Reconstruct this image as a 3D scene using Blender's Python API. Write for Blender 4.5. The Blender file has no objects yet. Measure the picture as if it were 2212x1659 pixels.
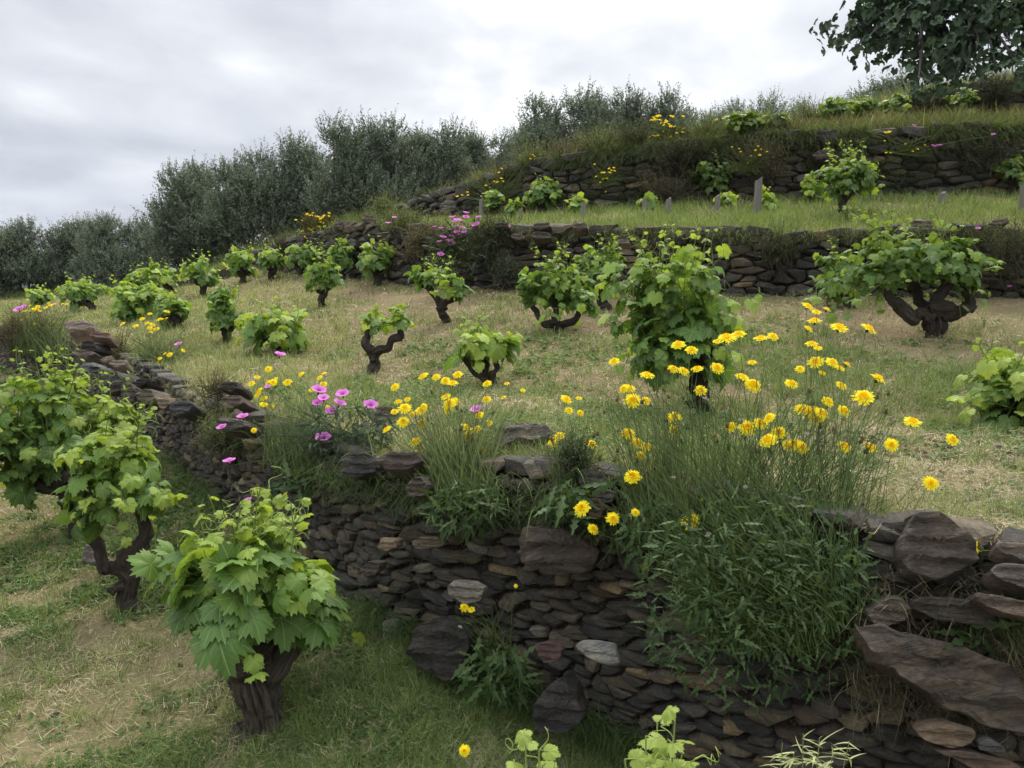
import bpy, bmesh, math, random
import numpy as np
from mathutils import Vector

# ------------------------------------------------------------------ camera, sky, sun, exposure
SC = bpy.context.scene
F = 1737.0                      # focal length in pixels of a 2212 px wide frame
PITCH = math.atan(179.5 / F)
CZ = 1.6
cam_d = bpy.data.cameras.new('camera')
cam = bpy.data.objects.new('camera', cam_d)
SC.collection.objects.link(cam)
cam.location = (0, 0, CZ)
cam.rotation_euler = (math.pi / 2 - PITCH, 0, 0)
cam_d.sensor_width = 36.0
cam_d.lens = 36.0 * F / 2212.0
cam_d.clip_start = 0.05
cam_d.clip_end = 12000
SC.camera = cam
SC.render.engine = 'CYCLES'
SC.view_settings.view_transform = 'Standard'
SC.view_settings.look = 'None'
SC.view_settings.gamma = 1.0
SC.view_settings.exposure = 1.12
SC.cycles.max_bounces = 6
SC.cycles.diffuse_bounces = 3
SC.cycles.transmission_bounces = 3
SC.cycles.transparent_max_bounces = 4

SUN_EL, SUN_AZ = math.radians(52), math.radians(20)   # azimuth from +Y towards +X
world = bpy.data.worlds.new('World')
SC.world = world
world.use_nodes = True


def build_world():
    nt = world.node_tree
    N, L = nt.nodes, nt.links
    N.clear()
    out = N.new('ShaderNodeOutputWorld')
    bg_sky = N.new('ShaderNodeBackground')
    bg_cl = N.new('ShaderNodeBackground')
    sky = N.new('ShaderNodeTexSky')
    sky.sky_type = 'NISHITA'
    sky.sun_disc = False
    sky.sun_elevation = SUN_EL
    sky.sun_rotation = SUN_AZ
    L.new(sky.outputs[0], bg_sky.inputs[0])
    bg_sky.inputs[1].default_value = 0.06
    tc = N.new('ShaderNodeTexCoord')
    sep = N.new('ShaderNodeSeparateXYZ')
    L.new(tc.outputs['Generated'], sep.inputs[0])

    def math_(op, a, b=None, c=None, clamp=False):
        m = N.new('ShaderNodeMath'); m.operation = op; m.use_clamp = clamp
        for i, v in enumerate((a, b, c)):
            if v is None: continue
            if isinstance(v, (int, float)): m.inputs[i].default_value = v
            else: L.new(v, m.inputs[i])
        return m.outputs[0]
    zc = math_('MAXIMUM', math_('ADD', sep.outputs[2], 0.16), 0.05)
    px = math_('DIVIDE', sep.outputs[0], zc)
    py = math_('DIVIDE', sep.outputs[1], zc)
    comb = N.new('ShaderNodeCombineXYZ')
    L.new(px, comb.inputs[0]); L.new(py, comb.inputs[1])
    mp = N.new('ShaderNodeMapping')
    mp.inputs['Rotation'].default_value = (0, 0, math.radians(38))
    mp.inputs['Scale'].default_value = (1.0, 0.8, 1)
    mp.inputs['Location'].default_value = (3.1, 1.7, 0.4)
    L.new(comb.outputs[0], mp.inputs[0])

    def noise(scale, detail, rough, dist):
        n = N.new('ShaderNodeTexNoise')
        n.inputs['Scale'].default_value = scale
        n.inputs['Detail'].default_value = detail
        n.inputs['Roughness'].default_value = rough
        n.inputs['Distortion'].default_value = dist
        L.new(mp.outputs[0], n.inputs['Vector'])
        return n.outputs['Fac']
    n1 = noise(0.9, 4, 0.5, 0.3)
    n2 = noise(2.6, 6, 0.52, 0.25)
    mix = math_('ADD', math_('MULTIPLY', n1, 0.58), math_('MULTIPLY', n2, 0.42))
    # the thin, bright part of the cloud deck: a soft glow round the hidden sun
    dp = N.new('ShaderNodeVectorMath'); dp.operation = 'DOT_PRODUCT'
    nv = N.new('ShaderNodeVectorMath'); nv.operation = 'NORMALIZE'
    L.new(tc.outputs['Generated'], nv.inputs[0]); L.new(nv.outputs[0], dp.inputs[0])
    g = Vector((0.26, 0.92, 0.33)).normalized()
    dp.inputs[1].default_value = g
    glow = math_('POWER', math_('MAXIMUM', dp.outputs['Value'], 0.0), 22.0)
    mix = math_('ADD', mix, math_('MULTIPLY', glow, 0.07))
    ramp = N.new('ShaderNodeValToRGB')
    L.new(mix, ramp.inputs[0])
    cr = ramp.color_ramp
    cr.elements[0].position = 0.40; cr.elements[0].color = (0.47, 0.49, 0.54, 1)
    cr.elements[1].position = 0.64; cr.elements[1].color = (0.97, 0.97, 0.98, 1)
    e = cr.elements.new(0.50); e.color = (0.63, 0.65, 0.69, 1)
    e = cr.elements.new(0.58); e.color = (0.77, 0.78, 0.81, 1)
    L.new(ramp.outputs[0], bg_cl.inputs[0])
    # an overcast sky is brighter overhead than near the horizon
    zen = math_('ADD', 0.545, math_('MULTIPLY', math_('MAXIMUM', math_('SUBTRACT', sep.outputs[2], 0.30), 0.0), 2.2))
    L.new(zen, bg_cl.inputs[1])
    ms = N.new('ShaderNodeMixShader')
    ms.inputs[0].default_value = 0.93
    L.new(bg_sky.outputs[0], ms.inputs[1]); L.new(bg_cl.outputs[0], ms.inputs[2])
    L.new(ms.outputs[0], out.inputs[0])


build_world()
sun_d = bpy.data.lights.new('sun', 'SUN')
sun_d.energy = 1.5
sun_d.angle = math.radians(22)
sun_d.color = (1.0, 0.93, 0.80)
sun = bpy.data.objects.new('sun', sun_d)
SC.collection.objects.link(sun)
sdir = Vector((math.sin(SUN_AZ) * math.cos(SUN_EL), math.cos(SUN_AZ) * math.cos(SUN_EL), math.sin(SUN_EL)))
sun.rotation_euler = sdir.to_track_quat('Z', 'Y').to_euler()
sun.location = (10, -5, 30)

# ------------------------------------------------------------------ small maths
RNG = np.random.default_rng(11)
random.seed(11)
CP, SP = math.cos(PITCH), math.sin(PITCH)


def ray(px, py):
    """slopes (x/y, z/y) of the sight line through a point of the 2212 x 1659 frame"""
    xc = (px - 1106.0) / F; yc = -(py - 829.5) / F
    d = CP + yc * SP
    return xc / d, (-SP + yc * CP) / d


def at(px, py, D):
    u, w = ray(px, py)
    return np.array((u * D, D, CZ + w * D))


def zat(py, D):
    return CZ + ray(1106, py)[1] * D


def upx(px, py=700):
    return ray(px, py)[0]


def _hash(ix, iy, iz):
    n = (ix * 374761393 + iy * 668265263 + iz * 1440662683) & 0xffffffff
    n = ((n ^ (n >> 13)) * 1274126177) & 0xffffffff
    n = n ^ (n >> 16)
    return (n & 0xffffff) / float(0xffffff)


def vn(p):
    """value noise 0..1 of points (n,3)"""
    p = np.asarray(p, float)
    i = np.floor(p).astype(np.int64); f = p - i
    f = f * f * (3 - 2 * f)
    x, y, z = i[:, 0], i[:, 1], i[:, 2]
    fx, fy, fz = f[:, 0], f[:, 1], f[:, 2]
    r = 0
    for dx in (0, 1):
        wx = fx if dx else 1 - fx
        for dy in (0, 1):
            wy = fy if dy else 1 - fy
            for dz in (0, 1):
                wz = fz if dz else 1 - fz
                r = r + wx * wy * wz * _hash(x + dx, y + dy, z + dz)
    return r


def fbm(p, octaves=3):
    p = np.asarray(p, float); s = 0; a = 0.5; t = 0
    for k in range(octaves):
        s = s + a * vn(p * (2 ** k) + 17.3 * k); t += a; a *= 0.5
    return s / t


def nrm(v):
    return v / np.maximum(np.linalg.norm(v, axis=-1, keepdims=True), 1e-9)


# ------------------------------------------------------------------ meshes
class MB:
    """collects vertices, polygons, colours and a local coordinate; build() links them as ONE mesh object"""
    def __init__(self):
        self.v, self.c, self.l, self.f3, self.f4, self.n = [], [], [], [], [], 0

    def add(self, v, f, col=(0.5, 0.5, 0.5), loc=None):
        v = np.asarray(v, float).reshape(-1, 3)
        k = len(v)
        if k == 0: return
        self.v.append(v)
        c = np.asarray(col, float)
        self.c.append(np.broadcast_to(c, (k, 3)) if c.ndim == 1 else c.reshape(-1, 3))
        self.l.append(np.zeros((k, 3)) if loc is None else np.asarray(loc, float).reshape(-1, 3))
        for a in (f if isinstance(f, (list, tuple)) and len(f) and getattr(f[0], 'ndim', 1) == 2 else [f]):
            a = np.asarray(a, np.int64)
            if a.size == 0: continue
            (self.f3 if a.shape[1] == 3 else self.f4).append(a + self.n)
        self.n += k

    def build(self, name, mat, parent=None, origin=None, smooth=False):
        me = bpy.data.meshes.new(name)
        if self.n:
            v = np.concatenate(self.v)
            if origin is not None: v = v - np.asarray(origin, float)
            f3 = np.concatenate(self.f3) if self.f3 else np.zeros((0, 3), np.int64)
            f4 = np.concatenate(self.f4) if self.f4 else np.zeros((0, 4), np.int64)
            loops = np.concatenate([f3.ravel(), f4.ravel()]).astype(np.int32)
            starts = np.concatenate([np.arange(len(f3)) * 3, len(f3) * 3 + np.arange(len(f4)) * 4]).astype(np.int32)
            me.vertices.add(len(v)); me.vertices.foreach_set('co', v.astype(np.float32).ravel())
            me.loops.add(len(loops)); me.loops.foreach_set('vertex_index', loops)
            me.polygons.add(len(starts)); me.polygons.foreach_set('loop_start', starts)
            if smooth:
                me.polygons.foreach_set('use_smooth', np.ones(len(starts), bool))
            me.update(calc_edges=True)
            ca = me.attributes.new('Col', 'FLOAT_COLOR', 'POINT')
            c4 = np.ones((len(v), 4), np.float32); c4[:, :3] = np.concatenate(self.c)
            ca.data.foreach_set('color', c4.ravel())
            la = me.attributes.new('loc', 'FLOAT_VECTOR', 'POINT')
            la.data.foreach_set('vector', np.concatenate(self.l).astype(np.float32).ravel())
            if not smooth: me.shade_flat()
        me.materials.append(mat)
        o = bpy.data.objects.new(name, me)
        SC.collection.objects.link(o)
        if parent is not None: o.parent = parent
        return o


def tag(o, label=None, cat=None, group=None, kind=None):
    if label: o['label'] = label
    if cat: o['category'] = cat
    if group: o['group'] = group
    if kind: o['kind'] = kind
    return o


def empty(name, loc, label, cat, group=None):
    o = bpy.data.objects.new(name, None)
    o.empty_display_size = 0.1
    SC.collection.objects.link(o)
    o.location = [float(a) for a in loc]
    return tag(o, label, cat, group)


def tubes(P, R, sides=4, closed_tip=False):
    """P (n,m,3) paths, R (n,m) radii -> verts, quads ; vectorised"""
    P = np.asarray(P, float); R = np.asarray(R, float)
    n, m, _ = P.shape
    T = np.empty_like(P)
    T[:, 1:-1] = P[:, 2:] - P[:, :-2]; T[:, 0] = P[:, 1] - P[:, 0]; T[:, -1] = P[:, -1] - P[:, -2]
    T = nrm(T)
    mean = nrm(P[:, -1] - P[:, 0])
    ref = np.where(np.abs(mean[:, 2:3]) > 0.8, np.array([[1.0, 0.15, 0]]), np.array([[0.05, 0.1, 1.0]]))[:, None, :]
    A = nrm(np.cross(T, np.broadcast_to(ref, T.shape))); B = np.cross(T, A)
    ang = np.arange(sides) * 2 * math.pi / sides
    V = P[:, :, None, :] + R[:, :, None, None] * (A[:, :, None, :] * np.cos(ang)[None, None, :, None] + B[:, :, None, :] * np.sin(ang)[None, None, :, None])
    base = (np.arange(n) * m * sides)[:, None, None]
    i = np.arange(m - 1)[None, :, None] * sides; j = np.arange(sides)[None, None, :]; j2 = (j + 1) % sides
    q = np.stack([base + i + j, base + i + j2, base + i + sides + j2, base + i + sides + j], -1).reshape(-1, 4)
    return V.reshape(-1, 3), q


def blades(base, dirv, h, w, bend, side=None, seg=3):
    """grass blades: base (n,3), dirv (n,3) start direction, h, w (n), bend (n,3) added at the tip"""
    n = len(base)
    t = np.linspace(0, 1, seg + 1)
    P = base[:, None] + dirv[:, None] * (h[:, None] * t)[..., None] + bend[:, None] * ((t ** 2)[None, :, None])
    if side is None:
        a = RNG.uniform(0, 2 * math.pi, n)
        side = np.stack([np.cos(a), np.sin(a), np.zeros(n)], -1)
    ww = w[:, None] * (1 - t[None, :]) ** 0.6 * 0.5
    ww[:, -1] = 0
    Lf = P[:, :-1] - side[:, None] * ww[:, :-1, None]
    Rt = P[:, :-1] + side[:, None] * ww[:, :-1, None]
    V = np.concatenate([Lf, Rt, P[:, -1:]], 1)        # n, 2*seg+1
    k = 2 * seg + 1
    b = (np.arange(n) * k)[:, None]
    q = [np.stack([b[:, 0] + i, b[:, 0] + seg + i, b[:, 0] + seg + i + 1, b[:, 0] + i + 1], -1) for i in range(seg - 1)]
    tr = np.stack([b[:, 0] + seg - 1, b[:, 0] + 2 * seg - 1, b[:, 0] + 2 * seg], -1)
    return V.reshape(-1, 3), ([np.concatenate(q)] if q else []) + [tr], k


def place(tv, tf, pos, tip, nor, s, curl=None):
    """instances of a leaf template (tv verts, tf list of faces): x along tip, z along normal"""
    pos = np.asarray(pos, float); n = len(pos)
    T = nrm(np.asarray(tip, float)); Nn = np.asarray(nor, float)
    Nn = nrm(Nn - T * (Nn * T).sum(-1, keepdims=True)); B = np.cross(Nn, T)
    s = np.broadcast_to(np.asarray(s, float), (n,))
    zz = tv[None, :, 2] * (np.ones(n) if curl is None else curl)[:, None]
    V = pos[:, None] + s[:, None, None] * (tv[None, :, 0, None] * T[:, None] + tv[None, :, 1, None] * B[:, None] + zz[..., None] * Nn[:, None])
    k = len(tv)
    off = (np.arange(n) * k)[:, None, None]
    fs = [(f[None] + off).reshape(-1, f.shape[1]) for f in tf]
    return V.reshape(-1, 3), fs, np.tile(tv, (n, 1))


# ------------------------------------------------------------------ materials
def new_mat(name):
    m = bpy.data.materials.new(name); m.use_nodes = True
    m.node_tree.nodes.clear()
    return m, m.node_tree.nodes, m.node_tree.links


def attr(N, name):
    a = N.new('ShaderNodeAttribute'); a.attribute_name = name; return a


def mnode(N, L, op, a, b=None, clamp=False, c=None):
    m = N.new('ShaderNodeMath'); m.operation = op; m.use_clamp = clamp
    for i, v in enumerate((a, b, c)):
        if v is None: continue
        if isinstance(v, (int, float)): m.inputs[i].default_value = v
        else: L.new(v, m.inputs[i])
    return m.outputs[0]


def mixc(N, L, fac, a, b, mode='MIX'):
    m = N.new('ShaderNodeMix'); m.data_type = 'RGBA'; m.blend_type = mode
    for s, v in ((m.inputs[0], fac), (m.inputs[6], a), (m.inputs[7], b)):
        if isinstance(v, (int, float)): s.default_value = v
        elif isinstance(v, tuple): s.default_value = (*v, 1)
        else: L.new(v, s)
    return m.outputs[2]


def noise_n(N, L, vec, scale, detail=3, rough=0.55, dist=0.0):
    n = N.new('ShaderNodeTexNoise')
    n.inputs['Scale'].default_value = scale; n.inputs['Detail'].default_value = detail
    n.inputs['Roughness'].default_value = rough; n.inputs['Distortion'].default_value = dist
    if vec is not None: L.new(vec, n.inputs['Vector'])
    return n.outputs['Fac']


def mapped(N, L, src, scale):
    mp = N.new('ShaderNodeMapping'); mp.inputs['Scale'].default_value = scale
    L.new(src, mp.inputs[0]); return mp.outputs[0]


def leafy(name, trans=0.4, rough=0.5, spec=0.3, veins=False, tcol=(1.25, 1.2, 0.55)):
    m, N, L = new_mat(name)
    out = N.new('ShaderNodeOutputMaterial')
    c = attr(N, 'Col').outputs['Color']
    tc = N.new('ShaderNodeTexCoord')
    nz = noise_n(N, L, tc.outputs['Object'], 9.0, 2)
    col = mixc(N, L, 1.0, c, mixc(N, L, nz, (0.72, 0.74, 0.75), (1.28, 1.25, 1.2)), 'MULTIPLY')
    b = N.new('ShaderNodeBsdfPrincipled')
    if veins:
        lc = attr(N, 'loc'); sep = N.new('ShaderNodeSeparateXYZ'); L.new(lc.outputs['Vector'], sep.inputs[0])
        an = mnode(N, L, 'ARCTAN2', sep.outputs[1], sep.outputs[0])
        rr = mnode(N, L, 'SQRT', mnode(N, L, 'ADD', mnode(N, L, 'POWER', sep.outputs[0], 2.0), mnode(N, L, 'POWER', sep.outputs[1], 2.0)))
        per = math.radians(52)
        pp = mnode(N, L, 'PINGPONG', an, per / 2)                       # 0 .. per/2 .. : 0 on the veins
        k = mnode(N, L, 'PINGPONG', mnode(N, L, 'ABSOLUTE', an), per)     # 0 on even veins
        dist = mnode(N, L, 'MULTIPLY', mnode(N, L, 'MINIMUM', mnode(N, L, 'ABSOLUTE', mnode(N, L, 'SUBTRACT', per, k)), k), rr)
        vein = mnode(N, L, 'SUBTRACT', 1.0, mnode(N, L, 'DIVIDE', dist, 0.028), clamp=True)
        # side veins: chevrons off the main ones
        sv = mnode(N, L, 'PINGPONG', mnode(N, L, 'SUBTRACT', rr, mnode(N, L, 'MULTIPLY', dist, 1.1)), 0.075)
        side = mnode(N, L, 'SUBTRACT', 1.0, mnode(N, L, 'DIVIDE', sv, 0.014), clamp=True)
        vv = mnode(N, L, 'MAXIMUM', mnode(N, L, 'MULTIPLY', vein, 0.75), mnode(N, L, 'MULTIPLY', side, 0.28))
        col = mixc(N, L, vv, col, mixc(N, L, 0.75, col, (0.42, 0.55, 0.22)))
        bp = N.new('ShaderNodeBump'); bp.inputs['Strength'].default_value = 0.5; bp.inputs['Distance'].default_value = 0.004
        hh = mnode(N, L, 'SUBTRACT', mnode(N, L, 'MULTIPLY', nz, 0.5), mnode(N, L, 'MULTIPLY', vv, 1.0))
        L.new(hh, bp.inputs['Height']); L.new(bp.outputs[0], b.inputs['Normal'])
    L.new(col, b.inputs['Base Color'])
    b.inputs['Roughness'].default_value = rough
    b.inputs['Specular IOR Level'].default_value = spec
    t = N.new('ShaderNodeBsdfTranslucent')
    L.new(mixc(N, L, 1.0, col, tcol, 'MULTIPLY'), t.inputs[0])
    ms = N.new('ShaderNodeMixShader'); ms.inputs[0].default_value = trans
    L.new(b.outputs[0], ms.inputs[1]); L.new(t.outputs[0], ms.inputs[2])
    L.new(ms.outputs[0], out.inputs[0])
    return m


def stone_mat():
    m, N, L = new_mat('schist')
    out = N.new('ShaderNodeOutputMaterial'); b = N.new('ShaderNodeBsdfPrincipled')
    c = attr(N, 'Col').outputs['Color']; lc = attr(N, 'loc').outputs['Vector']
    lay = noise_n(N, L, mapped(N, L, lc, (11.0, 11.0, 80.0)), 1.0, 8, 0.72, 0.5)
    grain = noise_n(N, L, mapped(N, L, lc, (60, 60, 110)), 1.0, 5, 0.75)
    blot = noise_n(N, L, mapped(N, L, lc, (11, 11, 22)), 1.0, 4, 0.6)
    cr = N.new('ShaderNodeValToRGB'); L.new(blot, cr.inputs[0])
    cr.color_ramp.elements[0].position = 0.40; cr.color_ramp.elements[0].color = (0.78, 0.79, 0.80, 1)
    cr.color_ramp.elements[1].position = 0.68; cr.color_ramp.elements[1].color = (1.42, 1.35, 1.22, 1)
    col = mixc(N, L, 1.0, c, cr.outputs[0], 'MULTIPLY')
    col = mixc(N, L, 1.0, col, mixc(N, L, lay, (0.55, 0.55, 0.56), (1.5, 1.49, 1.47)), 'MULTIPLY')
    col = mixc(N, L, 1.0, col, mixc(N, L, grain, (0.1, 0.1, 0.1), (1.9, 1.88, 1.84)), 'MULTIPLY')
    g2 = mnode(N, L, 'GREATER_THAN', grain, 0.66)
    col = mixc(N, L, mnode(N, L, 'MULTIPLY', g2, 0.4), col, (0.26, 0.26, 0.22))
    L.new(col, b.inputs['Base Color'])
    b.inputs['Roughness'].default_value = 0.78
    b.inputs['Specular IOR Level'].default_value = 0.3
    h = mnode(N, L, 'ADD', mnode(N, L, 'MULTIPLY', lay, 1.3), mnode(N, L, 'MULTIPLY', grain, 0.7))
    bp = N.new('ShaderNodeBump'); bp.inputs['Strength'].default_value = 1.0; bp.inputs['Distance'].default_value = 0.03
    L.new(h, bp.inputs['Height']); L.new(bp.outputs[0], b.inputs['Normal'])
    L.new(b.outputs[0], out.inputs[0])
    return m


def bark_mat():
    m, N, L = new_mat('bark')
    out = N.new('ShaderNodeOutputMaterial'); b = N.new('ShaderNodeBsdfPrincipled')
    lc = attr(N, 'loc').outputs['Vector']; c = attr(N, 'Col').outputs['Color']
    f1 = noise_n(N, L, mapped(N, L, lc, (7.0, 7.0, 1.1)), 8.0, 7, 0.72, 0.7)
    f2 = noise_n(N, L, mapped(N, L, lc, (3.0, 3.0, 1.2)), 6.0, 3, 0.5, 0.6)
    col = mixc(N, L, 1.0, c, mixc(N, L, f1, (0.0, 0.0, 0.0), (2.3, 2.2, 2.1)), 'MULTIPLY')
    col = mixc(N, L, 1.0, col, mixc(N, L, f2, (0.7, 0.7, 0.7), (1.3, 1.3, 1.3)), 'MULTIPLY')
    L.new(col, b.inputs['Base Color'])
    b.inputs['Roughness'].default_value = 0.95; b.inputs['Specular IOR Level'].default_value = 0.1
    bp = N.new('ShaderNodeBump'); bp.inputs['Strength'].default_value = 1.0; bp.inputs['Distance'].default_value = 0.05
    L.new(mnode(N, L, 'ADD', f1, mnode(N, L, 'MULTIPLY', f2, 0.6)), bp.inputs['Height']); L.new(bp.outputs[0], b.inputs['Normal'])
    L.new(b.outputs[0], out.inputs[0])
    return m


def soil_mat():
    m, N, L = new_mat('soil')
    out = N.new('ShaderNodeOutputMaterial'); b = N.new('ShaderNodeBsdfPrincipled')
    tc = N.new('ShaderNodeTexCoord').outputs['Object']
    c = attr(N, 'Col').outputs['Color']
    a = noise_n(N, L, tc, 2.2, 6, 0.6, 0.4); s = noise_n(N, L, tc, 30.0, 5, 0.7)
    k = noise_n(N, L, mapped(N, L, tc, (40, 90, 40)), 1.0, 3, 0.7, 1.5)
    col = mixc(N, L, 1.0, c, mixc(N, L, s, (0.35, 0.35, 0.35), (1.65, 1.62, 1.55)), 'MULTIPLY')
    col = mixc(N, L, 1.0, col, mixc(N, L, a, (0.75, 0.74, 0.7), (1.25, 1.24, 1.2)), 'MULTIPLY')
    gt = mnode(N, L, 'GREATER_THAN', k, 0.60)
    col = mixc(N, L, mnode(N, L, 'MULTIPLY', gt, 0.55), col, (0.36, 0.30, 0.17))
    L.new(col, b.inputs['Base Color'])
    b.inputs['Roughness'].default_value = 1.0; b.inputs['Specular IOR Level'].default_value = 0.05
    bp = N.new('ShaderNodeBump'); bp.inputs['Strength'].default_value = 1.0; bp.inputs['Distance'].default_value = 0.03
    L.new(mnode(N, L, 'ADD', s, mnode(N, L, 'MULTIPLY', gt, 0.3)), bp.inputs['Height']); L.new(bp.outputs[0], b.inputs['Normal'])
    L.new(b.outputs[0], out.inputs[0])
    return m


def wood_mat():
    m, N, L = new_mat('weathered_wood')
    out = N.new('ShaderNodeOutputMaterial'); b = N.new('ShaderNodeBsdfPrincipled')
    tc = N.new('ShaderNodeTexCoord').outputs['Object']
    f = noise_n(N, L, mapped(N, L, tc, (60, 60, 4)), 1.0, 5, 0.65, 0.5)
    L.new(mixc(N, L, f, (0.05, 0.047, 0.042), (0.27, 0.25, 0.215)), b.inputs['Base Color'])
    b.inputs['Roughness'].default_value = 0.9
    bp = N.new('ShaderNodeBump'); bp.inputs['Strength'].default_value = 0.8; bp.inputs['Distance'].default_value = 0.008
    L.new(f, bp.inputs['Height']); L.new(bp.outputs[0], b.inputs['Normal'])
    L.new(b.outputs[0], out.inputs[0])
    return m


M_VINE = leafy('vine_leaf', 0.42, 0.5, 0.35, veins=True)
M_LEAF = leafy('leaf', 0.30, 0.6, 0.2)
M_OLIVE = leafy('evergreen_leaf', 0.15, 0.55, 0.3, tcol=(1.1, 1.1, 0.8))
M_GRASS = leafy('grass_blade', 0.30, 0.7, 0.1)
M_STRAW = leafy('straw', 0.15, 0.9, 0.05, tcol=(1, 0.95, 0.8))
M_PETAL = leafy('petal', 0.35, 0.7, 0.1, tcol=(1.1, 1.05, 0.9))
M_STONE, M_BARK, M_SOIL, M_WOOD = stone_mat(), bark_mat(), soil_mat(), wood_mat()
# ------------------------------------------------------------------ the hillside: terraces as lines of (frame column, distance, height)
def Y(py): return ('y', py)


def line(*pts):
    us, Ds, zs = [], [], []
    for px, D, z in pts:
        us.append(upx(px)); Ds.append(D); zs.append(zat(z[1], D) if isinstance(z, tuple) else z)
    return np.array(us), np.array(Ds), np.array(zs)


W1T = [(-900, 26, 1.25), (-300, 18, 1.15), (0, 14, 1.15), (150, 10.4, 1.10), (300, 7.3, 1.0), (400, 5.9, .89), (540, 4.6, .885), (700, 3.9, .85), (850, 3.5, .86),
       (1000, 3.35, .90), (1170, 3.15, .93), (1450, 2.85, .92), (1700, 2.62, .90), (1900, 2.45, .88), (2212, 2.3, .88), (2800, 1.95, .88), (4000, 1.45, .88)]
W1B = [(-900, 25.85, .8), (-300, 17.85, .65), (0, 13.85, .50), (150, 10.25, .45), (300, 7.15, .40), (400, 5.8, .33), (540, 4.52, .27), (700, 3.84, .22), (850, 3.43, .16),
       (1000, 3.28, .06), (1170, 3.08, -.04), (1450, 2.78, -.12), (1700, 2.55, -.18), (1900, 2.38, -.25), (2212, 2.23, -.28), (2800, 1.88, -.3), (4000, 1.38, -.3)]
W2B = [(-900, 38, 1.4), (0, 30, 1.6), (300, 24, 1.72), (560, 19, Y(582)), (740, 14.6, Y(600)), (880, 12.5, Y(612)), (1100, 11, Y(625)), (1350, 10.3, Y(634)), (1600, 9.7, Y(640)),
       (2000, 9.2, Y(640)), (2212, 9, Y(640)), (2800, 8.6, 1.65), (4000, 8, 1.65)]
W2T = [(-900, 38.2, 1.45), (0, 30.2, 1.65), (300, 24.2, 1.80), (520, 19.6, Y(566)), (570, 19.2, Y(548)), (640, 17, Y(520)), (740, 14.75, Y(497)), (820, 13.5, Y(492)), (880, 12.65, Y(500)), (1000, 11.8, Y(500)), (1100, 11.15, Y(500)),
       (1280, 10.6, Y(500)), (1600, 9.85, Y(508)), (2000, 9.35, Y(505)), (2212, 9.15, Y(500)), (2800, 8.75, 2.45), (4000, 8.15, 2.45)]
CB = [(-900, 42, 1.7), (0, 34, 1.8), (300, 30, 1.9), (560, 25, 3.1), (740, 21.5, Y(495)), (880, 19, Y(476)), (1030, 17, Y(476)), (1200, 15.5, Y(466)), (1500, 14.5, Y(440)), (1800, 14, Y(432)),
      (2212, 14, Y(420)), (2800, 14, Y(415)), (4000, 14, Y(415))]
CT = [(-900, 42.2, 1.7), (0, 34.2, 1.85), (300, 30.2, 1.95), (560, 25.2, 3.15), (740, 21.7, Y(490)), (860, 19.4, Y(456)), (930, 18.4, Y(428)), (1000, 17.5, Y(410)), (1080, 16.8, Y(380)), (1150, 16.2, Y(358)),
      (1300, 15.4, Y(330)), (1500, 14.75, Y(310)), (1700, 14.3, Y(292)), (1800, 14.25, Y(290)), (2000, 14.2, Y(282)), (2212, 14.2, Y(275)), (2800, 14.2, Y(268)), (4000, 14.2, Y(268))]
DB = [(-900, 48, 1.6), (0, 40, 1.7), (560, 30, 3.2), (1000, 21.5, Y(430)), (1300, 19, Y(352)), (1500, 18.5, Y(324)), (1700, 18, Y(292)), (1850, 17.8, Y(274)), (1950, 17.6, Y(266)), (2212, 17.6, Y(258)), (2800, 17.6, Y(250)), (4000, 17.6, Y(250))]
DT = [(-900, 48.2, 1.6), (0, 40.2, 1.7), (560, 30.2, 3.2), (1000, 21.7, Y(430)), (1300, 19.2, Y(352)), (1500, 18.7, Y(324)), (1680, 18.4, Y(292)), (1710, 18.4, Y(264)), (1760, 18.2, Y(252)), (1850, 18, Y(240)), (1950, 17.9, Y(220)), (2050, 17.9, Y(195)),
      (2212, 17.9, Y(172)), (2800, 17.9, Y(140)), (4000, 17.9, Y(140))]
def over_base(top, base, gap=.16):
    """the top line of a wall stands right above its base line"""
    ub, Db, _ = line(*base)
    out = []
    for px, D, z in top:
        D2 = float(np.interp(upx(px), ub, Db)) + gap
        out.append((px, D2, zat(z[1], D2) if isinstance(z, tuple) else z))
    return out


W2T = over_base(W2T, W2B); CT = over_base(CT, CB); DT = over_base(DT, DB)
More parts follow.
